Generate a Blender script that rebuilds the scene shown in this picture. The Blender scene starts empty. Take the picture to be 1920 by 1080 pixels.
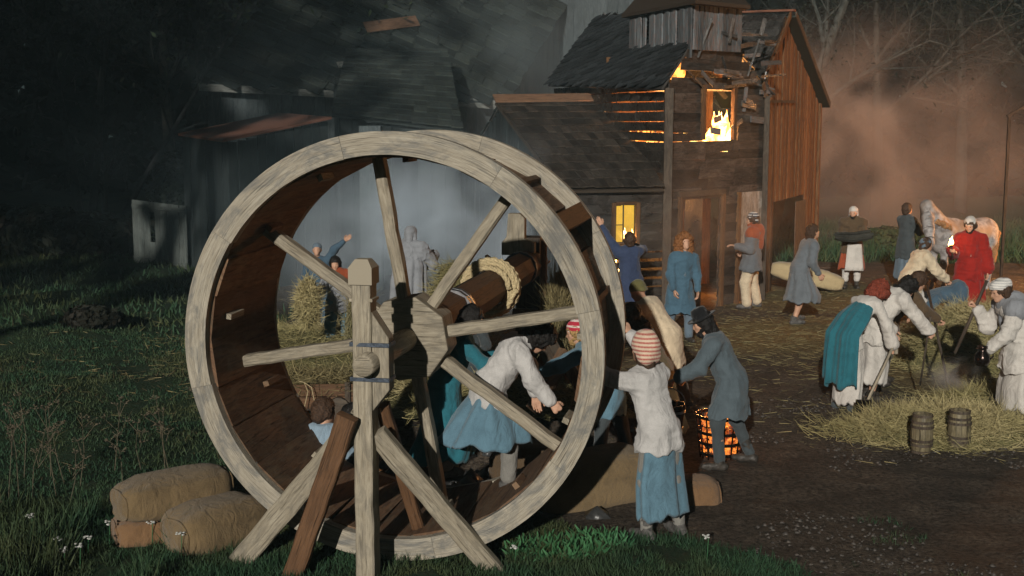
import bpy, math, random
import numpy as np
from mathutils import Vector, Matrix
random.seed(7); np.random.seed(7)
RNG = np.random.RandomState(11)
S = bpy.context.scene
COL = S.collection
R_ = math.radians
# ------------------------------------------------------------------ camera, night sky, key light, exposure
CAM_H = 3.4; PITCH = R_(7.72); FPX = 2340.0
cam_d = bpy.data.cameras.new('camera'); cam = bpy.data.objects.new('camera', cam_d); COL.objects.link(cam)
cam.location = (0, 0, CAM_H); cam.rotation_euler = (R_(90) - PITCH, 0, 0)
cam_d.sensor_width = 36; cam_d.lens = FPX / 1920 * 36; cam_d.clip_end = 900; cam_d.clip_start = .1
S.camera = cam
SUN_AZ = 12.5; SUN_EL = 17.5            # direction the key light travels (degrees right of straight ahead) and its height
W = bpy.data.worlds.new('World'); S.world = W; W.use_nodes = True
nt = W.node_tree; nt.nodes.clear()
sky = nt.nodes.new('ShaderNodeTexSky'); sky.sky_type = 'NISHITA'; sky.sun_disc = False
sky.sun_elevation = R_(SUN_EL); sky.sun_rotation = R_(180 + SUN_AZ); sky.altitude = 200
bg = nt.nodes.new('ShaderNodeBackground'); bg.inputs['Strength'].default_value = .003
wo = nt.nodes.new('ShaderNodeOutputWorld')
nt.links.new(sky.outputs[0], bg.inputs['Color']); nt.links.new(bg.outputs[0], wo.inputs['Surface'])
sd = bpy.data.lights.new('key_light', 'SUN'); sd.energy = 3.6; sd.angle = R_(.7); sd.color = (1.0, .95, .86)
so = bpy.data.objects.new('key_light', sd); COL.objects.link(so)
_dir = Vector((math.sin(R_(SUN_AZ)) * math.cos(R_(SUN_EL)), math.cos(R_(SUN_AZ)) * math.cos(R_(SUN_EL)), -math.sin(R_(SUN_EL))))
so.rotation_euler = _dir.to_track_quat('-Z', 'Y').to_euler(); so.location = (-6, -8, 9)
vs = S.view_settings; vs.view_transform = 'Standard'; vs.look = 'None'; vs.exposure = 0.0; vs.gamma = 1.0; vs.use_curve_mapping = False
S.render.film_transparent = False
cy = S.cycles
try:
    cy.use_denoising = True; cy.denoiser = 'OPENIMAGEDENOISE'
    cy.max_bounces = 6; cy.diffuse_bounces = 3; cy.glossy_bounces = 3; cy.transmission_bounces = 4; cy.volume_bounces = 2
    cy.sample_clamp_indirect = 4; cy.sample_clamp_direct = 0; cy.volume_step_rate = 2.0; cy.volume_max_steps = 128
    cy.caustics_reflective = False; cy.caustics_refractive = False
except Exception as e: print(e)

# ------------------------------------------------------------------ measuring: photo pixel -> place in the world
def ray(px, py):
    u = (px - 960) / FPX; v = (540 - py) / FPX
    return (u, math.cos(PITCH) + v * math.sin(PITCH), v * math.cos(PITCH) - math.sin(PITCH))
def G(px, py, z=0.0):
    d = ray(px, py); t = (z - CAM_H) / d[2]
    return Vector((d[0] * t, d[1] * t, z))
def PT(px, py, Y):
    d = ray(px, py); t = Y / d[1]
    return Vector((d[0] * t, Y, CAM_H + d[2] * t))

# ------------------------------------------------------------------ numpy value noise
def _h(ix, iy, iz, s):
    n = (ix * 374761393 + iy * 668265263 + iz * 2147483647 + s * 974711) & 0xffffffff
    n = ((n ^ (n >> 13)) * 1274126177) & 0xffffffff
    n = (n ^ (n >> 16)) & 0xffffffff
    return n / 4294967295.0
def vnoise(P, s=0):
    P = np.asarray(P, dtype=np.float64); I = np.floor(P).astype(np.int64); F = P - I; F = F * F * (3 - 2 * F)
    r = 0
    for dx in (0, 1):
        for dy in (0, 1):
            for dz in (0, 1):
                w = (F[..., 0] if dx else 1 - F[..., 0]) * (F[..., 1] if dy else 1 - F[..., 1]) * (F[..., 2] if dz else 1 - F[..., 2])
                r = r + w * _h(I[..., 0] + dx, I[..., 1] + dy, I[..., 2] + dz, s)
    return r
def fbm(P, s=0, o=3):
    P = np.asarray(P, dtype=np.float64); r = 0; a = 1; t = 0
    for k in range(o):
        r = r + a * vnoise(P * (2 ** k), s + k * 17); t += a; a *= .5
    return r / t

# ------------------------------------------------------------------ mesh helpers
def nrm(v):
    v = np.asarray(v, float); return v / (np.linalg.norm(v) + 1e-12)
class Geo:
    """collects points, faces and face uvs; build() links them as ONE object"""
    def __init__(s): s.v = []; s.f = []; s.uv = []; s.n = 0
    def add(s, V, F, UV=None):
        V = np.asarray(V, float).reshape(-1, 3); o = s.n; s.v.append(V); s.n += len(V)
        for i, f in enumerate(F):
            s.f.append([k + o for k in f]); s.uv.append(UV[i] if UV is not None else [(0, 0)] * len(f))
        return s
    def box(s, c, size, M=None, jit=0):
        hx, hy, hz = [k / 2 for k in size]
        V = np.array([(x * hx, y * hy, z * hz) for x in (-1, 1) for y in (-1, 1) for z in (-1, 1)], float)
        if jit: V = V + RNG.uniform(-jit, jit, V.shape)
        F = [(0, 1, 3, 2), (4, 6, 7, 5), (0, 4, 5, 1), (2, 3, 7, 6), (0, 2, 6, 4), (1, 5, 7, 3)]
        L = int(np.argmax(size)); o = RNG.uniform(0, 9)
        UV = []
        for f in F:
            e = []
            for k in f:
                a = V[k][L]; b = sum(V[k][j] * (1 if j == (L + 1) % 3 else .9) for j in range(3) if j != L)
                e.append((a + o, b + o * .7))
            UV.append(e)
        if M is not None: V = V @ np.array(M).T
        return s.add(V + np.array(c), F, UV)
    def beam(s, a, b, w, h, up=(0, 0, 1), jit=0):
        a = np.array(a, float); b = np.array(b, float); x = nrm(b - a); y = nrm(np.cross(up, x)); z = np.cross(x, y)
        return s.box((a + b) / 2, (np.linalg.norm(b - a), w, h), np.stack([x, y, z], 1), jit)
    def hewn(s, a, b, w, h, up=(0, 0, 1), jit=.004, seg=10, ch=.12):
        """hand-hewn timber: eight-sided section, every edge a little uneven"""
        a = np.array(a, float); b = np.array(b, float); x = nrm(b - a); y = nrm(np.cross(up, x)); z = np.cross(x, y); L = np.linalg.norm(b - a); c = ch * min(w, h)
        sec = [(-w / 2 + c, -h / 2), (w / 2 - c, -h / 2), (w / 2, -h / 2 + c), (w / 2, h / 2 - c), (w / 2 - c, h / 2), (-w / 2 + c, h / 2), (-w / 2, h / 2 - c), (-w / 2, -h / 2 + c)]
        V = []; o = RNG.uniform(0, 9); per = [0]
        for k in range(8): q = sec[(k + 1) % 8]; per.append(per[-1] + math.hypot(q[0] - sec[k][0], q[1] - sec[k][1]))
        for i in range(seg + 1):
            t = i / seg; wv = RNG.uniform(-jit, jit, 2)
            for (u, v) in sec: e = RNG.uniform(-jit, jit, 2) * .7; V.append(a + x * L * t + y * (u + wv[0] + e[0]) + z * (v + wv[1] + e[1]))
        F = []; UV = []
        for i in range(seg):
            for k in range(8):
                q = (k + 1) % 8; F.append((i * 8 + k, i * 8 + q, (i + 1) * 8 + q, (i + 1) * 8 + k)); l0, l1 = o + L * i / seg, o + L * (i + 1) / seg
                UV.append([(l0, per[k]), (l0, per[k + 1]), (l1, per[k + 1]), (l1, per[k])])
        F += [tuple(range(7, -1, -1)), tuple(seg * 8 + k for k in range(8))]; UV += [[(o + p[0] * .3, p[1]) for p in sec[::-1]], [(o + p[0] * .3, p[1]) for p in sec]]
        return s.add(V, F, UV)
    def tube(s, pts, rad, n=8, cap=True):
        pts = [np.array(p, float) for p in pts]; m = len(pts)
        if np.isscalar(rad): rad = [rad] * m
        V = []; ref = None; L = 0; Ls = []
        for i in range(m):
            t = nrm(pts[min(i + 1, m - 1)] - pts[max(i - 1, 0)])
            if ref is None: ref = np.array((0, 0, 1.)) if abs(t[2]) < .9 else np.array((1., 0, 0))
            x = nrm(np.cross(ref, t)); y = np.cross(t, x); ref = np.cross(t, x) if abs(np.dot(ref, t)) > .95 else ref
            if i: L += np.linalg.norm(pts[i] - pts[i - 1])
            Ls.append(L)
            for k in range(n):
                a = 2 * math.pi * k / n; V.append(pts[i] + rad[i] * (math.cos(a) * x + math.sin(a) * y))
        F = []; UV = []
        for i in range(m - 1):
            for k in range(n):
                q = (k + 1) % n
                F.append((i * n + k, i * n + q, (i + 1) * n + q, (i + 1) * n + k))
                c = 2 * math.pi * rad[0] / n
                UV.append([(Ls[i], k * c), (Ls[i], (k + 1) * c), (Ls[i + 1], (k + 1) * c), (Ls[i + 1], k * c)])
        if cap:
            F.append(tuple(range(n - 1, -1, -1))); UV.append([(V[k][0], V[k][2]) for k in range(n - 1, -1, -1)])
            F.append(tuple((m - 1) * n + k for k in range(n))); UV.append([(V[(m - 1) * n + k][0], V[(m - 1) * n + k][2]) for k in range(n)])
        return s.add(V, F, UV)
    def lathe(s, prof, c=(0, 0, 0), n=16, M=None, wob=None):
        V = []; F = []; UV = []; m = len(prof)
        for i, (r, z) in enumerate(prof):
            for k in range(n):
                a = 2 * math.pi * k / n; rr = r * (wob(a, i / (m - 1)) if wob else 1)
                V.append((rr * math.cos(a), rr * math.sin(a), z))
        for i in range(m - 1):
            for k in range(n):
                q = (k + 1) % n; F.append((i * n + k, i * n + q, (i + 1) * n + q, (i + 1) * n + k))
                UV.append([(prof[i][1], k / n), (prof[i][1], (k + 1) / n), (prof[i + 1][1], (k + 1) / n), (prof[i + 1][1], k / n)])
        V = np.array(V)
        if M is not None: V = V @ np.array(M).T
        return s.add(V + np.array(c), F, UV)
    def ell(s, c, r, M=None, n=12, m=8):
        prof = [(max(1e-4, math.sin(math.pi * i / m)), -math.cos(math.pi * i / m)) for i in range(m + 1)]
        MM = np.diag(r)
        if M is not None: MM = np.array(M) @ MM
        return s.lathe(prof, c, n, MM)
    def arr(s, V, F, UV=None): return s.add(V, F, UV)
    def mesh(s, name, smooth=False):
        me = bpy.data.meshes.new(name)
        me.from_pydata([tuple(p) for p in np.concatenate(s.v)], [], s.f)
        uvl = me.uv_layers.new(name='UVMap')
        uvl.data.foreach_set('uv', np.array([c for f in s.uv for c in f], dtype=np.float32).ravel())
        if smooth: me.polygons.foreach_set('use_smooth', [True] * len(me.polygons))
        me.update(); return me
    def build(s, name, mat, parent=None, smooth=False, loc=None):
        me = s.mesh(name, smooth); me.materials.append(mat)
        return link(name, me, parent, loc)
def link(name, me, parent=None, loc=None):
    o = bpy.data.objects.new(name, me); COL.objects.link(o)
    if parent is not None: o.parent = parent
    if loc is not None: o.location = loc
    return o
def fast_mesh(name, V, F, mat, parent=None, smooth=False, loc=None):
    """V (n,3) and F (m,3|4) arrays -> object, quickly"""
    V = np.asarray(V, dtype=np.float32); F = np.asarray(F, dtype=np.int32); me = bpy.data.meshes.new(name)
    me.vertices.add(len(V)); me.vertices.foreach_set('co', V.ravel())
    k = F.shape[1]; me.loops.add(F.size); me.loops.foreach_set('vertex_index', F.ravel())
    me.polygons.add(len(F)); me.polygons.foreach_set('loop_start', np.arange(0, F.size, k, dtype=np.int32))
    if smooth: me.polygons.foreach_set('use_smooth', np.ones(len(F), bool))
    me.update(calc_edges=True); me.validate()
    if mat: me.materials.append(mat)
    return link(name, me, parent, loc)
def tag(o, label=None, cat=None, group=None, kind=None):
    if label: o['label'] = label
    if cat: o['category'] = cat
    if group: o['group'] = group
    if kind: o['kind'] = kind
    return o
def empty(name, loc=(0, 0, 0), rz=0, label=None, cat=None, group=None, kind=None):
    o = bpy.data.objects.new(name, None); COL.objects.link(o); o.location = loc; o.rotation_euler = (0, 0, rz)
    o.empty_display_size = .2
    return tag(o, label, cat, group, kind)
_bx = {}
def board(name, a, b, w, t, mat, parent=None, up=(0, 0, 1), jit=.0, off=(0, 0, 0), roll=0):
    """one plank from a to b, w wide along 'up', t thick; alike planks share mesh data"""
    a = Vector(a); b = Vector(b); L = (b - a).length
    if L < .01: return None
    key = (round(L / .05), round(w, 2), round(t, 3), mat.name)
    if key not in _bx:
        ms = []
        for q in range(3):
            g = Geo(); g.box((0, 0, 0), (1, w, t), jit=0)
            V = g.v[0]; V[:, 1] += RNG.uniform(-.06, .06, 8) * w; V[:, 2] += RNG.uniform(-.05, .05, 8) * t
            for f in range(len(g.uv)): g.uv[f] = [((u) * L if abs(u) < 1e9 else u, v) for u, v in g.uv[f]]
            me = g.mesh(name); me.materials.append(mat); ms.append(me)
        _bx[key] = ms
    o = bpy.data.objects.new(name, random.choice(_bx[key])); COL.objects.link(o)
    x = (b - a).normalized(); y = Vector(up); y = (y - x * y.dot(x)).normalized(); z = x.cross(y)
    if roll:
        q = Matrix.Rotation(roll, 3, x); y = q @ y; z = q @ z
    M = Matrix((( x.x, y.x, z.x), (x.y, y.y, z.y), (x.z, y.z, z.z))).to_4x4() @ Matrix.Diagonal((L, 1, 1, 1))
    M.translation = (a + b) / 2 + Vector(off)
    if parent is not None: o.parent = parent
    o.matrix_local = M
    return o

# ------------------------------------------------------------------ materials
M = {}
def newmat(name):
    m = bpy.data.materials.new(name); m.use_nodes = True; nt = m.node_tree
    b = nt.nodes['Principled BSDF']; M[name] = m
    return m, nt, b
def nd(nt, t, **kw):
    n = nt.nodes.new(t)
    for k, v in kw.items():
        if k in n.inputs: n.inputs[k].default_value = v
        else: setattr(n, k, v)
    return n
def mixc(nt, f, a, b, blend='MIX'):
    n = nt.nodes.new('ShaderNodeMix'); n.data_type = 'RGBA'; n.blend_type = blend
    for s, v in ((n.inputs[0], f), (n.inputs[6], a), (n.inputs[7], b)):
        if hasattr(v, 'is_output'): nt.links.new(v, s)
        elif isinstance(v, (int, float)): s.default_value = v
        else: s.default_value = (*v, 1)
    return n.outputs[2]
def ramp(nt, src, lo, hi):
    n = nt.nodes.new('ShaderNodeMapRange'); n.inputs[1].default_value = lo; n.inputs[2].default_value = hi
    nt.links.new(src, n.inputs[0]); return n.outputs[0]
def math_(nt, op, a, b=None):
    n = nt.nodes.new('ShaderNodeMath'); n.operation = op
    for i, v in enumerate((a, b)):
        if v is None: continue
        if hasattr(v, 'is_output'): nt.links.new(v, n.inputs[i])
        else: n.inputs[i].default_value = v
    return n.outputs[0]
def noise(nt, vec, scale, detail=4, rough=.55, dist=0, dim='3D'):
    n = nt.nodes.new('ShaderNodeTexNoise'); n.inputs['Scale'].default_value = scale; n.inputs['Detail'].default_value = detail
    n.inputs['Roughness'].default_value = rough; n.inputs['Distortion'].default_value = dist
    if vec is not None: nt.links.new(vec, n.inputs['Vector'])
    return n.outputs['Fac']
def bump(nt, b, h, s=.3, d=.01):
    n = nt.nodes.new('ShaderNodeBump'); n.inputs['Strength'].default_value = s; n.inputs['Distance'].default_value = d
    nt.links.new(h, n.inputs['Height']); nt.links.new(n.outputs[0], b.inputs['Normal'])
def wood(name, light, dark, stain=None, rough=.8, grain=1.0, wet=0, bmp=.5, var=.35, stain_amt=.5, stain_scale=3):
    m, nt, b = newmat(name)
    uv = nt.nodes.new('ShaderNodeUVMap').outputs[0]; oi = nt.nodes.new('ShaderNodeObjectInfo').outputs['Random']
    cmb = nt.nodes.new('ShaderNodeCombineXYZ'); r10 = math_(nt, 'MULTIPLY', oi, 37.0)
    nt.links.new(r10, cmb.inputs[0]); nt.links.new(r10, cmb.inputs[2])
    add = nt.nodes.new('ShaderNodeVectorMath'); add.operation = 'ADD'; nt.links.new(uv, add.inputs[0]); nt.links.new(cmb.outputs[0], add.inputs[1])
    mp = nt.nodes.new('ShaderNodeMapping'); mp.inputs['Scale'].default_value = (1.6, 22 * grain, 1); nt.links.new(add.outputs[0], mp.inputs[0])
    g1 = noise(nt, mp.outputs[0], 2.2, 7, .65, 1.0)
    g2 = noise(nt, add.outputs[0], stain_scale, 5, .6, .6)
    mp2 = nt.nodes.new('ShaderNodeMapping'); mp2.inputs['Scale'].default_value = (3, 90 * grain, 1); nt.links.new(add.outputs[0], mp2.inputs[0])
    g3 = noise(nt, mp2.outputs[0], 1.2, 3, .6, .3)
    c = mixc(nt, ramp(nt, g1, .32, .68), dark, light)
    c = mixc(nt, ramp(nt, g3, .56, .70), c, tuple(k * .40 for k in dark))
    mp3 = nt.nodes.new('ShaderNodeMapping'); mp3.inputs['Scale'].default_value = (1, 2.2, 1); nt.links.new(add.outputs[0], mp3.inputs[0]); g4 = noise(nt, mp3.outputs[0], stain_scale * 1.1, 7, .7, 1.2)
    if stain is not None: c = mixc(nt, math_(nt, 'MULTIPLY', ramp(nt, g4, .46, .62), stain_amt), c, stain)
    v = nt.nodes.new('ShaderNodeHueSaturation'); nt.links.new(c, v.inputs['Color'])
    nt.links.new(ramp(nt, oi, -.0, 1), v.inputs['Value'])
    mr = nt.nodes.new('ShaderNodeMapRange'); mr.inputs[3].default_value = 1 - var; mr.inputs[4].default_value = 1 + var
    nt.links.new(oi, mr.inputs[0]); nt.links.new(mr.outputs[0], v.inputs['Value'])
    nt.links.new(v.outputs[0], b.inputs['Base Color'])
    h = math_(nt, 'ADD', g1, math_(nt, 'MULTIPLY', g3, .5))
    bump(nt, b, h, bmp, .012)
    if wet: nt.links.new(ramp(nt, g2, .3, .7), b.inputs['Roughness']); b.inputs['Roughness'].default_value = rough
    else: b.inputs['Roughness'].default_value = rough
    if wet:
        mr = nt.nodes.new('ShaderNodeMapRange'); mr.inputs[3].default_value = .12; mr.inputs[4].default_value = .7
        nt.links.new(ramp(nt, g2, .35, .65), mr.inputs[0]); nt.links.new(mr.outputs[0], b.inputs['Roughness'])
    b.inputs['Specular IOR Level'].default_value = .5 if wet else .25
    return m
def cloth(name, col, rough=.95, dirt=.6, weave=1.0, stripe=None, crease=1.1):
    m, nt, b = newmat(name); tc = nt.nodes.new('ShaderNodeTexCoord').outputs['Object']
    n1 = noise(nt, tc, 5, 5, .6, .5); n2 = noise(nt, tc, 160, 2, .6)
    base = col
    if stripe:
        sep = nt.nodes.new('ShaderNodeSeparateXYZ'); nt.links.new(tc, sep.inputs[0])
        w = math_(nt, 'SINE', math_(nt, 'ADD', math_(nt, 'MULTIPLY', sep.outputs[2], stripe[1]), math_(nt, 'MULTIPLY', n1, 1.5)))
        base = mixc(nt, ramp(nt, w, stripe[2] - .1, stripe[2] + .1), col, stripe[0])
    c = mixc(nt, math_(nt, 'MULTIPLY', ramp(nt, n1, .45, .75), dirt), base, tuple(k * .45 for k in col))
    c = mixc(nt, math_(nt, 'MULTIPLY', ramp(nt, n2, .35, .7), .35), c, tuple(min(1, k * 1.5) for k in col))
    nt.links.new(c, b.inputs['Base Color']); b.inputs['Roughness'].default_value = rough; b.inputs['Specular IOR Level'].default_value = .1
    b.inputs['Sheen Weight'].default_value = .15
    mp = nt.nodes.new('ShaderNodeMapping'); mp.inputs['Scale'].default_value = (7, 7, 4.5); nt.links.new(tc, mp.inputs[0])
    n3 = noise(nt, mp.outputs[0], 1.0, 3, .5, 2.2)
    bump(nt, b, math_(nt, 'ADD', math_(nt, 'MULTIPLY', n2, .12 * weave), math_(nt, 'MULTIPLY', n3, crease)), .8, .022)
    return m
def plain(name, col, rough=.7, metal=0, nscale=12, var=.4, bmp=.2, spec=.3, emit=None, es=0):
    m, nt, b = newmat(name); p = nt.nodes.new('ShaderNodeTexCoord').outputs['Object']
    n1 = noise(nt, p, nscale, 5, .6, .4)
    c = mixc(nt, ramp(nt, n1, .35, .65), tuple(k * (1 - var) for k in col), tuple(min(1, k * (1 + var)) for k in col))
    nt.links.new(c, b.inputs['Base Color']); b.inputs['Roughness'].default_value = rough; b.inputs['Metallic'].default_value = metal
    b.inputs['Specular IOR Level'].default_value = spec
    bump(nt, b, n1, bmp, .02)
    if emit: b.inputs['Emission Color'].default_value = (*emit, 1); b.inputs['Emission Strength'].default_value = es
    return m
def leafy(name, c1, c2, c3=None, rough=.7):
    m, nt, b = newmat(name); g = nt.nodes.new('ShaderNodeNewGeometry')
    n1 = noise(nt, g.outputs['Position'], .8, 3)
    c = mixc(nt, g.outputs['Random Per Island'], c1, c2)
    if c3: c = mixc(nt, ramp(nt, n1, .45, .62), c, c3)
    nt.links.new(c, b.inputs['Base Color']); b.inputs['Roughness'].default_value = rough; b.inputs['Specular IOR Level'].default_value = .2
    return m
wood('rim_wood', (.46, .415, .335), (.27, .232, .175), (.13, .135, .135), .75, 1.2, bmp=.7, var=.05, stain_amt=.7, stain_scale=2.6)
wood('pale_wood', (.41, .36, .275), (.215, .18, .128), (.15, .135, .11), .75, .7, bmp=.45, var=.12, stain_amt=.5, stain_scale=4)
wood('drum_wood', (.20, .11, .06), (.085, .048, .03), (.25, .19, .12), .8, .5, bmp=.6, var=.3, stain_amt=.35, stain_scale=2.5)
wood('brown_wood', (.16, .082, .04), (.08, .042, .022), None, .7, .8, bmp=.4, var=.15)
wood('dark_wood', (.085, .06, .042), (.035, .026, .02), (.15, .13, .10), .7, .7, bmp=.5, var=.25, stain_amt=.3)
wood('black_siding', (.040, .032, .026), (.014, .012, .011), (.085, .075, .065), .8, .6, wet=1, bmp=.7, var=.4, stain_amt=.5)
wood('brown_siding', (.065, .046, .034), (.022, .016, .013), (.12, .10, .085), .85, .6, bmp=.7, var=.6, stain_amt=.45)
wood('annex_planks', (.22, .11, .045), (.06, .03, .016), (.05, .028, .018), .85, .8, bmp=.6, var=.45, stain_amt=.5)
wood('blue_planks', (.15, .17, .18), (.055, .065, .07), (.20, .075, .04), .8, .7, bmp=.6, var=.45, stain_amt=.35, stain_scale=5)
wood('charred', (.07, .065, .06), (.014, .013, .013), (.15, .14, .13), .6, .6, wet=1, bmp=.8, var=.5, stain_amt=.5)
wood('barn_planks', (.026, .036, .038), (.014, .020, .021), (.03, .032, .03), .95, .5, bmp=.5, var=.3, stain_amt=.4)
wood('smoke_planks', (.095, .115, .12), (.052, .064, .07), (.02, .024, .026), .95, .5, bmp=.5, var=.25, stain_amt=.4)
wood('pale_board', (.30, .31, .29), (.18, .19, .18), (.05, .06, .05), .9, .5, bmp=.4, var=.2)
wood('grey_door', (.15, .17, .16), (.08, .095, .09), (.085, .09, .08), .9, .5, bmp=.4, var=.2)
wood('white_door', (.34, .27, .21), (.14, .10, .075), (.42, .38, .34), .85, .6, bmp=.5, var=.3, stain_amt=.6)
wood('rust_sheet', (.21, .085, .048), (.12, .052, .034), None, .85, .4, bmp=.3, var=.2)
wood('ridge_board', (.22, .125, .075), (.13, .075, .045), None, .85, .4, bmp=.3, var=.15)
wood('shingle', (.048, .036, .027), (.018, .014, .012), (.085, .072, .055), .85, .5, bmp=.6, var=.5, stain_amt=.4)
wood('shingle_blue', (.028, .033, .036), (.012, .014, .016), (.055, .06, .065), .85, .5, bmp=.6, var=.5, stain_amt=.4)
wood('thatch', (.032, .041, .040), (.016, .022, .021), (.048, .053, .036), .95, .6, bmp=.5, var=.5, stain_amt=.5)
wood('barrel_wood', (.24, .20, .12), (.11, .09, .055), (.02, .018, .015), .45, .5, bmp=.4, var=.2)
plain('iron', (.07, .085, .11), .5, .7, 30, .3, .2)
plain('pot_metal', (.05, .035, .03), .18, .9, 20, .3, .1)
plain('steel', (.25, .25, .26), .35, .9, 20, .2, .1)
plain('skin', (.52, .30, .20), .6, 0, 20, .15, .05)
plain('skin_dark', (.34, .18, .115), .6, 0, 20, .15, .05)
plain('eye', (.02, .018, .016), .3, 0, 20, .1, 0)
plain('lip', (.30, .09, .07), .6, 0, 20, .1, 0)
plain('hair_black', (.012, .010, .009), .5, 0, 60, .5, .8)
plain('hair_brown', (.06, .032, .018), .55, 0, 60, .5, .8)
plain('hair_ginger', (.24, .10, .035), .6, 0, 60, .5, .8)
plain('hair_red', (.20, .042, .022), .7, 0, 60, .5, .8)
plain('hair_blond', (.40, .25, .10), .6, 0, 60, .4, .8)
plain('leather', (.045, .038, .032), .5, 0, 25, .4, .3)
plain('boot_grey', (.09, .085, .08), .7, 0, 25, .4, .4)
plain('bark_pale', (.018, .021, .022), .9, 0, 6, .5, .8)  # birch bark darkened in its colour for the unlit background
plain('bark_dark', (.035, .034, .028), .9, 0, 6, .5, .8)
plain('bark_grey', (.045, .05, .045), .9, 0, 6, .5, .8)
plain('stone', (.05, .05, .05), .35, 0, 8, .5, .6, .5)
plain('pebble', (.065, .055, .047), .6, 0, 30, .6, .6, .5)
plain('char_log', (.018, .015, .013), .9, 0, 20, .5, .8)
for k, c in dict(white_wool=(.47, .455, .44), denim=(.11, .20, .26), denim_dark=(.06, .10, .14), teal=(.025, .13, .165), blue=(.065, .125, .175), navy=(.04, .055, .105),
                 grey_wool=(.13, .145, .16), grey_dark=(.055, .065, .07), grey_blue=(.12, .16, .20), grey_coat=(.085, .11, .125), cream=(.58, .48, .34), white=(.52, .49, .45), red=(.26, .018, .014),
                 rust=(.30, .07, .03), green_cap=(.12, .11, .045), black=(.012, .012, .013), brown=(.09, .06, .035), olive=(.09, .08, .05), ochre=(.32, .20, .05),
                 pale_blue=(.25, .34, .42), dusty=(.24, .25, .27), stocking=(.22, .21, .19)).items(): cloth(k, c)
cloth('stripe_beanie', (.62, .48, .36), stripe=((.38, .07, .06), 190, .1), dirt=.1)
cloth('stripe_red', (.42, .03, .05), stripe=((.70, .66, .60), 110, .45), dirt=.1)
cloth('stripe_dark', (.045, .045, .06), stripe=((.6, .58, .55), 150, .2), dirt=.1)
cloth('stripe_white', (.66, .64, .60), stripe=((.25, .25, .26), 230, .7), dirt=.1)
cloth('burlap', (.19, .132, .068), dirt=.85, weave=4, crease=1.3)
cloth('burlap_red', (.21, .12, .06), dirt=.55, weave=4, crease=1.3)
cloth('canvas', (.42, .33, .19), dirt=.3, weave=1)
plain('rope', (.50, .40, .23), .9, 0, 60, .3, .6)
leafy('grass_blades', (.017, .048, .024), (.036, .078, .036), (.058, .070, .028))
leafy('grass_dry', (.16, .12, .06), (.08, .06, .035))
leafy('straw', (.27, .22, .105), (.13, .105, .05), (.20, .18, .09))
leafy('hay', (.36, .31, .14), (.20, .18, .08), (.44, .37, .19))
leafy('leaf_dark', (.004, .008, .006), (.008, .015, .009), (.006, .009, .006))  # near-black colour stands in for the missing light on background trees
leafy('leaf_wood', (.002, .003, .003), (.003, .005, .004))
leafy('leaf_olive', (.025, .042, .016), (.045, .06, .022), (.018, .03, .014))
leafy('leaf_brown', (.020, .015, .010), (.012, .011, .008), (.010, .013, .007))
leafy('leaf_bright', (.03, .11, .05), (.07, .20, .09), (.05, .15, .06))
leafy('flower_white', (.6, .6, .58), (.45, .45, .42))
def emis(name, c, s, c2=None, s2=None, scale=6):
    m, nt, b = newmat(name); p = nt.nodes.new('ShaderNodeTexCoord').outputs['Object']
    n1 = noise(nt, p, scale, 4, .6, .8)
    cc = mixc(nt, ramp(nt, n1, .4, .6), c, c2 or c)
    nt.links.new(cc, b.inputs['Emission Color']); b.inputs['Base Color'].default_value = (.02, .01, .005, 1)
    mr = nt.nodes.new('ShaderNodeMapRange'); mr.inputs[1].default_value = .38; mr.inputs[2].default_value = .62
    mr.inputs[3].default_value = s; mr.inputs[4].default_value = s2 if s2 is not None else s; nt.links.new(n1, mr.inputs[0])
    nt.links.new(mr.outputs[0], b.inputs['Emission Strength'])
    return m
emis('flame', (1, .30, .04), 5, (1, .62, .16), 14, 5)
emis('flame_soft', (1, .22, .02), 1.3, (1, .42, .07), 3.2, 5)
emis('ember', (.9, .10, .01), .1, (1, .30, .04), 1.4, 11)
emis('lit_blind', (.80, .42, .03), .75, (.9, .52, .05), 1.0, 1.5)
emis('torch_flame', (1, .35, .05), 8, (1, .7, .3), 22, 20)
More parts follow.
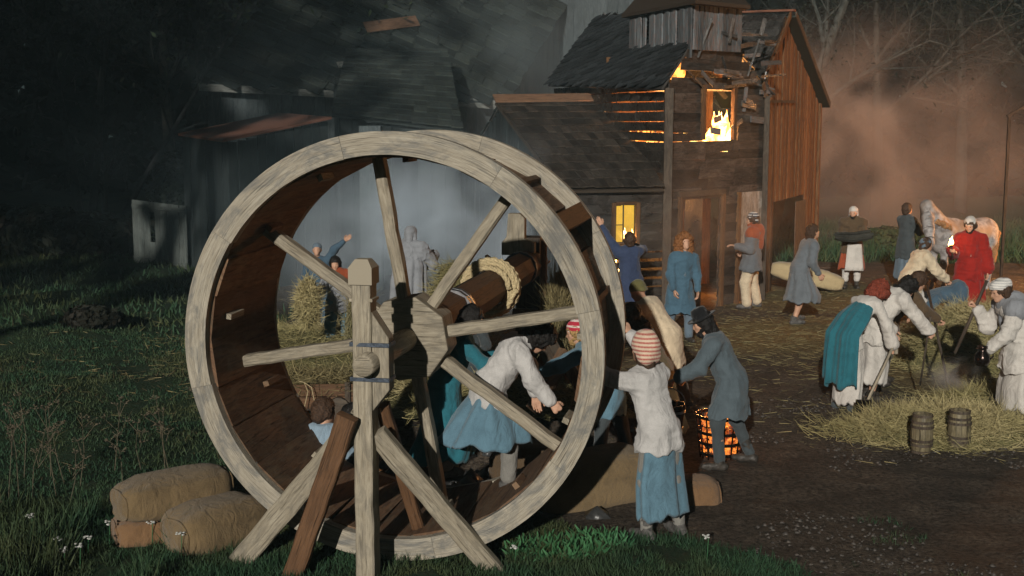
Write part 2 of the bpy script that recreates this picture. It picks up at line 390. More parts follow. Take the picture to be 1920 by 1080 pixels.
# ------------------------------------------------------------------ bodies and clothes: blended volumes turned into one continuous skin
def sdf_mesh(prims, h, k=.03, pad=3):
    lo = np.array([1e9] * 3); hi = -lo; info = []
    for p in prims:
        if p[0] == 'c':
            a, b, ra, rb = np.array(p[1], float), np.array(p[2], float), p[3], p[4]; r = max(ra, rb)
            l = np.minimum(a, b) - r; u = np.maximum(a, b) + r
        else:
            c = np.array(p[1], float); r = max(p[2]); l = c - r; u = c + r
        info.append((l, u)); lo = np.minimum(lo, l); hi = np.maximum(hi, u)
    m = k + h * pad; lo -= m; hi += m
    n = np.ceil((hi - lo) / h).astype(int) + 1
    F = np.full(n, .25, np.float32)
    ax = [lo[i] + h * np.arange(n[i]) for i in range(3)]
    for p, (l, u) in zip(prims, info):
        i0 = np.maximum(((l - m - lo) / h).astype(int), 0); i1 = np.minimum(np.ceil((u + m - lo) / h).astype(int) + 1, n)
        X, Y, Z = np.meshgrid(*[ax[i][i0[i]:i1[i]] for i in range(3)], indexing='ij')
        if p[0] == 'c':
            a, b, ra, rb = np.array(p[1], float), np.array(p[2], float), p[3], p[4]
            q = [X - a[0], Y - a[1], Z - a[2]]; ba = b - a; fl = 1
            if len(p) > 5 and p[5] is not None:
                d, fl = nrm(p[5]), p[6]; w = (q[0] * d[0] + q[1] * d[1] + q[2] * d[2]) * (1 / fl - 1)
                q = [q[i] + d[i] * w for i in range(3)]; ba = ba + d * np.dot(ba, d) * (1 / fl - 1)
            t = np.clip((q[0] * ba[0] + q[1] * ba[1] + q[2] * ba[2]) / (np.dot(ba, ba) + 1e-9), 0, 1)
            D = np.sqrt((q[0] - t * ba[0]) ** 2 + (q[1] - t * ba[1]) ** 2 + (q[2] - t * ba[2]) ** 2) - (ra + (rb - ra) * t)
            D = D * (fl ** .5)
        else:
            c, r = np.array(p[1], float), np.array(p[2], float); Q = np.stack([X - c[0], Y - c[1], Z - c[2]], -1)
            if len(p) > 3 and p[3] is not None: Q = Q @ np.array(p[3])
            kk = np.sqrt(((Q / r) ** 2).sum(-1)); D = (kk - 1) * r.min()
        sl = tuple(slice(i0[i], i1[i]) for i in range(3)); A = F[sl]
        kk_ = k
        hh = np.clip(.5 + .5 * (A - D) / kk_, 0, 1)
        F[sl] = (A * (1 - hh) + D * hh - kk_ * hh * (1 - hh)).astype(np.float32)
    return nets(F, lo, h)
def nets(F, lo, h):
    s = F < 0
    c = np.zeros(tuple(np.array(F.shape) - 1), np.int8)
    for dx in (0, 1):
        for dy in (0, 1):
            for dz in (0, 1): c += s[dx:dx + c.shape[0], dy:dy + c.shape[1], dz:dz + c.shape[2]]
    act = (c > 0) & (c < 8); idx = np.full(c.shape, -1, np.int64); I = np.argwhere(act); idx[act] = np.arange(len(I))
    P = np.zeros((len(I), 3)); N = np.zeros(len(I))
    cor = [(0, 0, 0), (1, 0, 0), (0, 1, 0), (0, 0, 1), (1, 1, 0), (1, 0, 1), (0, 1, 1), (1, 1, 1)]
    ed = [((0, 0, 0), (1, 0, 0)), ((0, 1, 0), (1, 1, 0)), ((0, 0, 1), (1, 0, 1)), ((0, 1, 1), (1, 1, 1)),
          ((0, 0, 0), (0, 1, 0)), ((1, 0, 0), (1, 1, 0)), ((0, 0, 1), (0, 1, 1)), ((1, 0, 1), (1, 1, 1)),
          ((0, 0, 0), (0, 0, 1)), ((1, 0, 0), (1, 0, 1)), ((0, 1, 0), (0, 1, 1)), ((1, 1, 0), (1, 1, 1))]
    for a, b in ed:
        fa = F[I[:, 0] + a[0], I[:, 1] + a[1], I[:, 2] + a[2]]; fb = F[I[:, 0] + b[0], I[:, 1] + b[1], I[:, 2] + b[2]]
        m = (fa < 0) != (fb < 0); t = np.where(m, fa / np.where(m, fa - fb, 1), 0)[:, None]
        P += np.where(m[:, None], np.array(a) + t * (np.array(b) - np.array(a)), 0); N += m
    P = (P / N[:, None] + I) * h + lo
    Q = []
    nx, ny, nz = c.shape
    for axx, (u, v) in ((0, (1, 2)), (1, (2, 0)), (2, (0, 1))):
        sl0 = [slice(None)] * 3; sl1 = [slice(None)] * 3
        sl0[axx] = slice(0, -1); sl1[axx] = slice(1, None)
        A = s[tuple(sl0)]; B = s[tuple(sl1)]; E = np.argwhere(A != B)
        ok = (E[:, u] > 0) & (E[:, v] > 0) & (E[:, u] < c.shape[u]) & (E[:, v] < c.shape[v]) & (E[:, axx] < c.shape[axx])
        E = E[ok]; sg = A[E[:, 0], E[:, 1], E[:, 2]]
        def at(du, dv):
            e = E.copy(); e[:, u] += du; e[:, v] += dv; return idx[e[:, 0], e[:, 1], e[:, 2]]
        q = np.stack([at(-1, -1), at(0, -1), at(0, 0), at(-1, 0)], 1)
        q[~sg] = q[~sg][:, ::-1]; Q.append(q)
    Q = np.concatenate(Q); Q = Q[(Q >= 0).all(1)]
    return P, Q
def vnorm(V, F):
    n = np.cross(V[F[:, 2]] - V[F[:, 0]], V[F[:, 3]] - V[F[:, 1]]); N = np.zeros_like(V)
    for i in range(4): np.add.at(N, F[:, i], n)
    return N / (np.linalg.norm(N, axis=1, keepdims=True) + 1e-12)
def folds(V, F, amp, freq=(8, 8, 3.5), seed=0):
    W0 = V + .06 * (vnoise(V * 5 + 3, seed + 1)[:, None] - .5)
    a = vnoise(W0 * np.array(freq) + seed, seed); b = vnoise(W0 * np.array((7, 7, 17.)) + seed + 5, seed + 3); c = vnoise(W0 * np.array((24, 24, 9.)) + seed, seed + 6)
    r = (1 - np.abs(2 * a - 1)) ** 2 * .75 + (1 - np.abs(2 * b - 1)) ** 2 * .4 + (1 - np.abs(2 * c - 1)) ** 2 * .15 - .6
    return V + vnorm(V, F) * (amp * r)[:, None]
_hands = {}
def hand_mesh(kind):
    """right hand in its own frame: wrist at 0, fingers along +y, palm facing -z, thumb towards -x"""
    if kind in _hands: return _hands[kind]
    curl = dict(grip=(60, 75, 50), relax=(16, 26, 18), flat=(3, 5, 4))[kind]
    pr = [('c', (0, 0, 0), (-.012, .05, 0), .026, .03, (0, 0, 1), .55), ('c', (.012, .02, 0), (.022, .075, 0), .022, .024, (0, 0, 1), .55),
          ('c', (-.02, .03, 0), (-.022, .08, 0), .022, .022, (0, 0, 1), .55)]
    for i, (x, L, r) in enumerate(((-.030, .074, .0092), (-.010, .082, .0095), (.011, .076, .009), (.031, .060, .008))):
        p = np.array((x, .082 - abs(i - 1) * .004, 0.)); a = 0
        for j, f in enumerate((.45, .31, .24)):
            a += R_(curl[j]) * (1 + .08 * i); q = p + L * f * np.array((x * .8 * (1 if j == 0 else 0), math.cos(a), -math.sin(a)))
            pr.append(('c', p, q, r * (1 - .07 * j), r * (1 - .07 * (j + 1)))); p = q
    t = np.array((-.030, .022, -.004)); g = 1 if kind == 'grip' else .35
    for L, d in ((.038, (-.75, .7, -.5 * g)), (.03, (-.3, .9, -.8 * g)), (.024, (0, .95, -1.0 * g))):
        q = t + L * nrm(d); pr.append(('c', t, q, .0125, .0105)); t = q
    _hands[kind] = sdf_mesh(pr, .0062, .006); return _hands[kind]
def place_prims(pr, Rm, o, s=1):
    out = []
    for p in pr:
        if p[0] == 'c':
            e = ['c', o + Rm @ (np.array(p[1]) * s), o + Rm @ (np.array(p[2]) * s), p[3] * s, p[4] * s]
            if len(p) > 5: e += [Rm @ np.array(p[5]), p[6]]
            out.append(tuple(e))
        else:
            m = Rm if len(p) < 4 or p[3] is None else Rm @ np.array(p[3])
            out.append(('e', o + Rm @ (np.array(p[1]) * s), tuple(np.array(p[2]) * s), m))
    return out
HEAD = [('e', (0, -.012, .03), (.074, .095, .093)), ('e', (0, .028, -.045), (.053, .062, .066)), ('c', (0, .07, -.085), (0, .075, -.08), .026, .024),
        ('c', (0, .078, .022), (0, .106, -.018), .010, .0145), ('e', (-.078, -.005, -.012), (.011, .02, .032)), ('e', (.078, -.005, -.012), (.011, .02, .032)),
        ('c', (-.035, .074, .036), (.035, .074, .036), .014, .014), ('c', (-.018, .083, -.048), (.018, .083, -.048), .010, .010),
        ('e', (-.038, .06, -.012), (.024, .022, .022)), ('e', (.038, .06, -.012), (.024, .022, .022))]
UP = (0, 0, 1)
ST = (((-.06, .03, -1), (0, -.06, -1)), ((.06, .03, -1), (0, -.06, -1)))
def person(label, at, heading, H=1.68, spine=(0, .05, 1), legs=ST, arms=(((-.15, .05, -1), (0, .3, -1)), ((.15, .05, -1), (0, .3, -1))),
           look=(0, 0), neck=None, wear=(), hands=('relax', 'relax'), vox=.015, skin='skin', group=None, z=None, feet=True, face=True, shoulders=1.0, seed=1, pel=None):
    s = H / 1.70
    root = empty('person', (0, 0, 0), R_(-heading), label, 'person', group)
    sp = nrm(spine); right = nrm(np.array((1, 0, 0)) - sp * sp[0]); fwd = np.cross(sp, right)
    J = {}; P = np.zeros(3)
    for i, sd in enumerate((-1, 1)):
        J['hip', i] = P + np.array((sd * .092 * s, 0, -.02 * s))
        J['kn', i] = J['hip', i] + nrm(legs[i][0]) * .425 * s
        J['an', i] = J['kn', i] + nrm(legs[i][1]) * .40 * s
    if pel is None: low = min(J['an', 0][2], J['an', 1][2]) - .085 * s
    else: low = -pel
    off = (J['an', 0] + J['an', 1]) / 2 if pel is None else np.zeros(3)
    sh = -np.array((off[0], off[1], low)); P = P + sh
    for k in list(J): J[k] = J[k] + sh
    J['P'] = P; J['ch'] = P + sp * .40 * s; J['nb'] = P + sp * .50 * s
    nk = nrm(neck) if neck is not None else nrm(sp * .6 + np.array((0, 0, .5)))
    hy, hp = R_(look[0]), R_(look[1])
    fd = np.array((math.sin(hy), math.cos(hy), 0)) * math.cos(hp) + np.array((0, 0, math.sin(hp)))
    up = nrm(nk - fd * np.dot(nk, fd)) if abs(np.dot(nk, fd)) < .95 else nrm(np.cross(np.cross(fd, (0, 0, 1)), fd))
    hx = np.cross(fd, up); HR = np.stack([hx, fd, up], 1); hc = J['nb'] + nk * .075 * s + up * .115 * s + fd * .02
    J['hc'] = hc
    for i, sd in enumerate((-1, 1)):
        J['sh', i] = P + sp * .465 * s + right * sd * .175 * s * shoulders
        J['el', i] = J['sh', i] + nrm(arms[i][0]) * .285 * s
        J['wr', i] = J['el', i] + nrm(arms[i][1]) * .25 * s
    body = [('c', P, P + sp * .16 * s, .145 * s, .125 * s, fwd, .7), ('c', P + sp * .16 * s, J['ch'], .125 * s, .155 * s, fwd, .68),
            ('c', J['sh', 0] * .75 + J['sh', 1] * .25, J['sh', 1] * .75 + J['sh', 0] * .25, .08 * s, .08 * s), ('c', J['nb'], hc - up * .05, .056 * s, .05 * s)]
    for i in (0, 1):
        sd = (-1, 1)[i]
        body += [('c', J['hip', i], J['kn', i], .088 * s, .058 * s), ('c', J['kn', i], J['kn', i] * .6 + J['an', i] * .4, .056 * s, .056 * s), ('c', J['kn', i] * .6 + J['an', i] * .4, J['an', i], .055 * s, .036 * s),
                 ('c', J['sh', i], J['el', i], .052 * s, .040 * s), ('c', J['el', i], J['wr', i], .039 * s, .026 * s)]
        shin = nrm(legs[i][1]); fy = nrm(np.array((sd * .12, 1, 0)) + np.array((0, 0, -.0)) + (0 if shin[2] < -.75 else 1) * np.array((0, shin[2] * .5, -.6 * abs(shin[1]))))
        J['fd', i] = fy; A = J['an', i] + np.array((0, 0, -.045 * s))
        if feet: body += [('c', A - fy * .05 * s, A + fy * .12 * s, .040 * s, .030 * s), ('c', A + fy * .10 * s - np.array((0, 0, .008)), A + fy * .16 * s - np.array((0, 0, .012)), .032 * s, .024 * s)]
    body += place_prims(HEAD, HR, hc, s)
    V, F = sdf_mesh(body, vox, .022)
    Vs, Fs, n = [V], [F], len(V)
    for i in (0, 1):
        if hands[i] is None: continue
        hv, hf = hand_mesh(hands[i]); hv = hv * s * 1.02; hf = hf.copy()
        if i == 0: hv = hv * np.array((-1, 1, 1)); hf = hf[:, ::-1]
        y = nrm(arms[i][1]); x0 = np.array((1., 0, 0)) if abs(y[0]) < .8 else np.array((0, -1. * (1 if i else -1), 0)); 
        if y[2] < -.6: x0 = np.array((.4 * (1, -1)[i], 1., 0)) * (-1 if i else 1) ; x0 = np.array((0, -1., 0)) * (1 if i == 1 else -1)
        x = nrm(x0 - y * np.dot(x0, y)); zz = np.cross(x, y)
        Rm = np.stack([x, y, zz], 1); Vs.append(J['wr', i] + y * .012 + hv @ Rm.T); Fs.append(hf + n); n += len(hv)
    V = np.concatenate(Vs); F = np.concatenate(Fs)
    fast_mesh('body', V, F, M[skin], root, True)
    if face:
        for q, sd in enumerate((-1, 1)):
            g = Geo(); g.ell((0, 0, 0), (.013 * s, .008 * s, .008 * s), None, 8, 5); e = g.build('eye', M['eye'], root, True)
            e.location = Vector(hc + HR @ (np.array((sd * .031, .079, .012)) * s)); e.rotation_euler = Matrix(HR.tolist()).to_euler()
        g = Geo(); g.ell((0, 0, 0), (.024 * s, .006 * s, .006 * s), None, 8, 5); e = g.build('mouth', M['lip'], root, True)
        e.location = Vector(hc + HR @ (np.array((0, .090, -.047)) * s)); e.rotation_euler = Matrix(HR.tolist()).to_euler()
    cv = max(vox * 1.05, .013)
    def leg_at(i, zz):
        a, b, c = J['hip', i], J['kn', i], J['an', i]
        if zz >= b[2]:
            t = np.clip((a[2] - zz) / max(1e-3, a[2] - b[2]), 0, 1); return a + (b - a) * t
        t = np.clip((b[2] - zz) / max(1e-3, b[2] - c[2]), 0, 1); return b + (c - b) * t
    for w in wear:
        kind, mat = w[0], w[1]; o = dict(w[2]) if len(w) > 2 else {}
        if kind in ('jacket', 'coat', 'shirt'):
            L = o.get('len', .12 if kind != 'coat' else .4) * s; p_ = o.get('puff', .022) * s; sl = o.get('sleeve', .9)
            pr = [('c', P + sp * .02 * s, P + sp * .2 * s, .145 * s + p_, .14 * s + p_, fwd, .78), ('c', P + sp * .18 * s, J['ch'], .145 * s + p_, .15 * s + p_, fwd, .76),
                  ('c', J['sh', 0] * .72 + J['sh', 1] * .28, J['sh', 1] * .72 + J['sh', 0] * .28, .085 * s + p_, .085 * s + p_), ('c', J['nb'] - sp * .02, J['nb'] + nk * .03 * s, .072 * s, .066 * s)]
            for i in (0, 1):
                pr += [('c', J['sh', i], J['el', i], .056 * s + p_, .048 * s + p_)]
                e = J['el', i] + (J['wr', i] - J['el', i]) * sl
                pr += [('c', J['el', i], e, .047 * s + p_, (.036 + o.get('cuff', 0)) * s + p_ * .8)]
                th = nrm(J['kn', i] - J['hip', i]) ; fl = o.get('flare', .02) * s
                dn = nrm(th + np.array((0, 0, -.6)))
                pr += [('c', J['hip', i], J['hip', i] + dn * L * .9, .092 * s + p_, .088 * s + p_ + fl)]
            pr += [('c', P, P + nrm((J['kn', 0] + J['kn', 1]) / 2 - P + np.array((0, 0, -.15))) * L, .165 * s + p_, .165 * s + p_ + o.get('flare', .02) * s, (0, 1, 0), .80)]
            V, F = sdf_mesh(pr, cv, .035); V = folds(V, F, o.get('fold', .02) * 1.05 * s, seed=seed + 3)
            if spine[2] > .3:   # a real hem instead of a rounded end
                hz = min((J['hip', i] + nrm(nrm(J['kn', i] - J['hip', i]) + np.array((0, 0, -.6))) * L * .9)[2] for i in (0, 1)) - .02
                da = np.full(len(V), 9.)
                for i in (0, 1):
                    for a_, b_ in ((J['sh', i], J['el', i]), (J['el', i], J['wr', i])):
                        ba = b_ - a_; t = np.clip(((V - a_) @ ba) / (ba @ ba), 0, 1); da = np.minimum(da, np.linalg.norm(V - a_ - t[:, None] * ba, axis=1))
                an = np.arctan2(V[:, 1] - P[1], V[:, 0] - P[0]); lim = hz + .018 * np.sin(an * 4 + seed) + .01 * np.sin(an * 11)
                mk = (V[:, 2] < lim) & (da > .085 * s); V[mk, 2] = lim[mk]
            fast_mesh(kind, V, F, M[mat], root, True)
        elif kind in ('trousers', 'leggings'):
            p_ = o.get('puff', .018) * s; e0 = o.get('end', .93); pr = [('c', P + sp * .0, P + sp * .08 * s, .14 * s + p_, .125 * s + p_, fwd, .78)]
            for i in (0, 1):
                e = J['kn', i] + (J['an', i] - J['kn', i]) * e0
                pr += [('c', J['hip', i], J['kn', i], .090 * s + p_, .064 * s + p_), ('c', J['kn', i], e, .062 * s + p_, .046 * s + p_ * 1.1)]
            V, F = sdf_mesh(pr, cv, .03); V = folds(V, F, .012 * s, (8, 8, 9), seed=seed); fast_mesh('trousers', V, F, M[mat], root, True)
        elif kind == 'boots':
            top = o.get('top', .3)
            for i in (0, 1):
                A = J['an', i] + np.array((0, 0, -.045 * s)); fy = J['fd', i]
                pr = [('c', J['an', i] + (J['kn', i] - J['an', i]) * top, J['an', i], .058 * s, .046 * s), ('c', J['an', i], A - fy * .03 * s, .046 * s, .044 * s),
                      ('c', A - fy * .045 * s, A + fy * .10 * s, .046 * s, .043 * s), ('c', A + fy * .10 * s, A + fy * .165 * s, .044 * s, .034 * s)]
                V, F = sdf_mesh(pr, max(vox * .8, .010), .015); V[:, 2] = np.maximum(V[:, 2], A[2] - .043 * s) ; V = folds(V, F, .007, (20, 20, 30), seed)
                fast_mesh('boot', V, F, M[mat], root, True)
        elif kind in ('skirt', 'robe', 'apron'):
            L = o['len'] * s; nf = o.get('folds', 9); am = o.get('amp', .05); rt = o.get('rt', .165) * s; rb = o.get('rb', .10) * s
            top = P + sp * o.get('up', .10) * s; n, m = 72, 22; V = []; ph = RNG.uniform(0, 6, 8)
            for j in range(m + 1):
                t = j / m; zz = top[2] - L * t; l0, l1 = leg_at(0, zz), leg_at(1, zz); c = (l0 + l1) / 2; c[2] = zz
                if t < .25: q = t / .25; c = top * (1 - q) + c * q; c[2] = zz
                ex = abs(l0[0] - l1[0]) / 2 + .085 * s; ey = abs(l0[1] - l1[1]) / 2 + .10 * s
                fl = rb * t ** .8; rx = max(rt, ex) + fl; ry = max(rt * .78, ey) + fl * .9
                if t < .2: q = t / .2; rx = rt * (1 - q) + rx * q; ry = rt * .8 * (1 - q) + ry * q
                for k in range(n):
                    a = 2 * math.pi * k / n
                    f = 1 + am * min(1, t * 2.2 + .15) * (math.sin(nf * a + ph[0] + .8 * math.sin(2 * a + 2 * t)) * .8 + .45 * math.sin((nf * 2 - 3) * a + ph[1] + 2 * t) + .6 * math.sin(3 * a + ph[2]))
                    V.append((c[0] + rx * f * math.cos(a), c[1] + ry * f * math.sin(a), zz + (.02 * math.sin(5 * a + ph[3]) + .012 * math.sin(13 * a)) * t))
            V = np.array(V); F = [(j * n + k, (j + 1) * n + k, (j + 1) * n + (k + 1) % n, j * n + (k + 1) % n) for j in range(m) for k in range(n)]
            b0 = len(V); Vi = V[-n:] * 1.0; Vi = (Vi - Vi.mean(0)) * .9 + Vi.mean(0) + np.array((0, 0, .04)); V = np.concatenate([V, Vi])
            F += [((m) * n + k, b0 + k, b0 + (k + 1) % n, m * n + (k + 1) % n) for k in range(n)]
            fast_mesh('skirt' if kind != 'robe' else 'robe', V, np.array(F), M[mat], root, True)
        elif kind == 'cape':
            L = o['len'] * s; rt = .20 * s; m, n = 20, 56; V = []; a0 = o.get('open', 50); 
            c0 = J['nb'] + nk * .02
            for j in range(m + 1):
                t = j / m
                for k in range(n + 1):
                    a = R_(90 + a0 + (360 - 2 * a0) * k / n); w = 1 + (.10 * math.sin(9 * a + seed) + .06 * math.sin(17 * a + 2 * t)) * min(1, t * 2)
                    r1 = (.07 + (.245 - .07) * min(1, t * 4) ** .6 + .03 * t) * s * w
                    # follow the back down to the hips, then hang
                    if t < .45: q = t / .45; c = c0 * (1 - q) + P * q
                    else: q = (t - .45) / .55; c = P + np.array((0, -.02, -1)) * q * (L - .5 * s)
                    V.append(c + right * math.cos(a) * r1 + (fwd * (1 - min(1, t * 1.6)) + np.array((0, 1, 0)) * min(1, t * 1.6)) * math.sin(a) * r1 * .85)
            V = np.array(V); nn = n + 1; tt = np.repeat(np.arange(m + 1) / m, nn); kk = np.tile(np.arange(nn), m + 1); V[:, 2] += tt ** 3 * (.035 * np.sin(kk * .31 + seed) + .008 * np.sin(kk * .9))
            F = np.array([(j * nn + k, (j + 1) * nn + k, (j + 1) * nn + k + 1, j * nn + k + 1) for j in range(m) for k in range(n)])
            ob = fast_mesh('cape', V, F, M[mat], root, True); md = ob.modifiers.new('t', 'SOLIDIFY'); md.thickness = .015
        elif kind == 'hair':
            L = o.get('len', .0); vol = o.get('vol', .012)
            pr = [('e', (0, -.018, .04), (.080 + vol, .098 + vol, .090 + vol)), ('c', (-.06, -.03, 0), (-.055, -.045, -.03 - L), .035 + vol, .03 + vol), ('c', (.06, -.03, 0), (.055, -.045, -.03 - L), .035 + vol, .03 + vol),
                  ('c', (0, -.07, 0), (0, -.075, -.05 - L), .05 + vol, .05 + vol)]
            V, F = sdf_mesh(place_prims(pr, HR, hc, s), .011, .02); V = folds(V, F, o.get('mess', .018), (38, 38, 22), seed); 
            # keep the face free
            q = (V - hc) @ HR / s; m_ = (q[:, 1] > .055) & (q[:, 2] < .052) & (np.abs(q[:, 0]) < .066); q[m_, 1] = .045; V = hc + (q * s) @ HR.T
            fast_mesh('hair', V, F, M[mat], root, True)
        elif kind == 'beard':
            pr = [('e', (0, .055, -.085), (.045, .04, .05 + o.get('len', 0))), ('c', (-.055, .02, -.05), (0, .07, -.08), .02, .024), ('c', (.055, .02, -.05), (0, .07, -.08), .02, .024)]
            V, F = sdf_mesh(place_prims(pr, HR, hc, s), .010, .02); V = folds(V, F, .014, (50, 50, 30), seed); fast_mesh('beard', V, F, M[mat], root, True)
        elif kind == 'beanie':
            h = o.get('h', .10); bs = o.get('big', 1.0)
            pr = [('e', (0, -.02, .055), (.092, .110, h)), ('c', (-.03, -.06, -.01), (.03, -.06, -.01), .062, .062)]
            pr = [tuple([p[0], np.array(p[1]) * bs] + ([tuple(np.array(p[2]) * bs)] if p[0] == 'e' else [np.array(p[2]) * bs, p[3] * bs, p[4] * bs])) for p in pr]
            V, F = sdf_mesh(place_prims(pr, HR, hc, s), .009, .02); q = (V - hc) @ HR / s
            lim = .030 - o.get('low', .45) * np.clip(.03 - q[:, 1], 0, .16); q[:, 2] = np.maximum(q[:, 2], lim); V = hc + (q * s) @ HR.T
            V = folds(V, F, .006, (18, 18, 8), seed); fast_mesh('beanie', V, F, M[mat], root, True)
        elif kind == 'scarf_head':
            pr = [('e', (0, -.02, .05), (.092, .108, .088)), ('c', (-.07, -.03, 0), (-.055, -.03, -.09 - o.get('len', 0)), .03, .028), ('c', (.07, -.03, 0), (.055, -.03, -.09 - o.get('len', 0)), .03, .028), ('c', (0, -.08, .02), (0, -.085, -.1 - o.get('len', 0)), .055, .05)]
            if o.get('turban'): pr = [('e', (0, -.015, .07), (.105, .12, .075)), ('e', (0, -.10, .06), (.07, .05, .06))]
            V, F = sdf_mesh(place_prims(pr, HR, hc, s), .010, .02); V = folds(V, F, .010, (16, 16, 26), seed)
            q = (V - hc) @ HR / s; m_ = (q[:, 1] > .05) & (q[:, 2] < .05) & (np.abs(q[:, 0]) < .07); q[m_, 1] = .04; V = hc + (q * s) @ HR.T
            fast_mesh('headscarf', V, F, M[mat], root, True)
        elif kind == 'hat':
            g = Geo(); br = o.get('brim', .15); ch = o.get('h', .11)
            prof = [(.088, .0), (br * .75, -.004), (br, .012), (br * 1.0, .020), (br * .75, .012), (.093, .014), (.090, ch * .7), (.075, ch), (.03, ch + .012), (.001, ch + .008)]
            c = hc + HR @ (np.array((0, -.012, .055)) * s); T = np.array(Matrix.Rotation(R_(o.get('tilt', -6)), 3, 'X'))
            g.lathe([(a * s, b * s) for a, b in prof], c, 36, HR @ T, wob=lambda a, t: 1 + (.05 * math.sin(2 * a + 1) + .02 * math.sin(7 * a)) * (1 if .1 < t < .5 else .6))
            ho = g.build('hat', M[mat], root, True)
        elif kind == 'shawl':
            pr = [('c', J['sh', 0], J['sh', 1], .125 * s, .125 * s), ('c', J['nb'], J['nb'] + nk * .03, .10 * s, .09 * s), ('c', J['nb'] - fwd * .04, P + sp * .25 * s - fwd * .08 * s, .15 * s, .12 * s)]
            if o.get('front'): pr.append(('c', J['nb'] + fwd * .07 * s, P + sp * .2 * s + fwd * .12 * s, .06 * s, .06 * s))
            V, F = sdf_mesh(pr, cv, .04); V = folds(V, F, .025, seed=seed + 9); fast_mesh('shawl', V, F, M[mat], root, True)
        elif kind == 'collar':
            pr = [('c', J['nb'] - sp * .02, J['nb'] + nk * .03, .078 * s, .068 * s), ('c', J['nb'] + fwd * .06 * s, P + sp * .2 * s + fwd * .125 * s, .045 * s, .03 * s)]
            V, F = sdf_mesh(pr, cv, .02); V = folds(V, F, .008, seed=seed + 9); fast_mesh('shirt_front', V, F, M[mat], root, True)
    if isinstance(at, tuple) and len(at) == 2: L_ = G(*at); z0 = ground_z(L_.x, L_.y) if z is None else z; L_ = G(at[0], at[1], z0); root.location = L_
    else: root.location = Vector(at)
    root['_J'] = 0; del root['_J']
    Rz = Matrix.Rotation(R_(-heading), 3, 'Z')
    def world(v): return root.location + Rz @ Vector(v)
    JW = {k: world(v) for k, v in J.items()}
    return root, JW
# ------------------------------------------------------------------ ground: one sheet out to the horizon
def sstep(a, b, x): t = np.clip((x - a) / (b - a), 0, 1); return t * t * (3 - 2 * t)
def mud_mask(x, y):
    """1 on trodden earth, 0 on grass"""
    x = np.asarray(x, float); y = np.asarray(y, float)
    xb = np.where(y < 9.25, 2.6, np.where(y < 9.9, 2.6 - (y - 9.25) * 3.2, np.where(y < 10.6, .52 - (y - 9.9) * .6, -.205 * y + 1.0 * sstep(13, 10, y))))
    n = fbm(np.stack([x * 1.3, y * 1.3, x * 0], -1), 5) - .5
    m = sstep(-.25, .35, x - xb + n * 1.6)
    m = m * (1 - sstep(28, 31, y + n * 3))
    lx = 2.2 - .35 * np.abs(y - 9.6)
    return m
def gz(x, y):
    x = np.asarray(x, float); y = np.asarray(y, float); P = np.stack([x, y, x * 0], -1)
    g = 1 - mud_mask(x, y)
    z = (fbm(P * .9, 2) - .5) * (.07 + .10 * g) + (fbm(P * 4.2, 3, 2) - .5) * .035
    # uneven tufted bank on the left, rising a little away from the wheel
    z = z + g * sstep(-3, -8, x) * (.25 * fbm(P * .5, 9) + .12) * sstep(11, 15, y)
    pit = np.exp(-(((x + .1) / 1.5) ** 2 + ((y - 13.3) / 1.2) ** 2) * 1.2); z = z - .75 * pit
    return z
def ground_z(x, y): return float(gz(np.array([x]), np.array([y]))[0])
xs = np.concatenate([np.linspace(-400, -20, 30), np.linspace(-19, -9, 41), np.linspace(-8.9, 9, 300), np.linspace(9.1, 22, 70), np.linspace(23, 400, 30)])
ys = np.concatenate([np.linspace(-60, 6, 12), np.linspace(6.3, 17, 215), np.linspace(17.1, 34, 170), np.linspace(34.5, 60, 40), np.linspace(62, 700, 36)])
X, Y = np.meshgrid(xs, ys); Zg = gz(X, Y)
V = np.stack([X, Y, Zg], -1).reshape(-1, 3); nx, ny = len(xs), len(ys)
ii = np.arange(nx * ny).reshape(ny, nx); F = np.stack([ii[:-1, :-1], ii[:-1, 1:], ii[1:, 1:], ii[1:, :-1]], -1).reshape(-1, 4)
m, nt, b = newmat('earth'); g_ = nt.nodes.new('ShaderNodeNewGeometry').outputs['Position']
at = nt.nodes.new('ShaderNodeAttribute'); at.attribute_name = 'mud'
n1 = noise(nt, g_, 1.6, 6, .65, .3); n2 = noise(nt, g_, 22, 6, .7); n3 = noise(nt, g_, .45, 4, .6)
mk = ramp(nt, math_(nt, 'ADD', at.outputs['Fac'], math_(nt, 'MULTIPLY', math_(nt, 'SUBTRACT', n2, .5), .9)), .35, .62)
mud = mixc(nt, ramp(nt, n1, .38, .62), (.088, .070, .053), (.18, .142, .106)); mud = mixc(nt, ramp(nt, n2, .35, .7), (.026, .019, .015), mud)
gr = mixc(nt, ramp(nt, n1, .35, .65), (.010, .030, .015), (.028, .055, .024)); gr = mixc(nt, ramp(nt, n2, .45, .7), gr, (.045, .048, .024))
at2 = nt.nodes.new('ShaderNodeAttribute'); at2.attribute_name = 'strawy'
st = mixc(nt, ramp(nt, n2, .35, .65), (.085, .065, .03), (.20, .16, .075))
mud = mixc(nt, ramp(nt, math_(nt, 'ADD', at2.outputs['Fac'], math_(nt, 'SUBTRACT', n1, .5)), .35, .8), mud, st)
nt.links.new(mixc(nt, mk, gr, mud), b.inputs['Base Color']); b.inputs['Roughness'].default_value = .9; b.inputs['Specular IOR Level'].default_value = .2
bump(nt, b, math_(nt, 'ADD', n2, n1), .8, .05)
go = fast_mesh('ground', V, F, M['earth'], None, True); tag(go, 'uneven ground of trodden brown earth, straw and dark green grass', None, kind='structure')
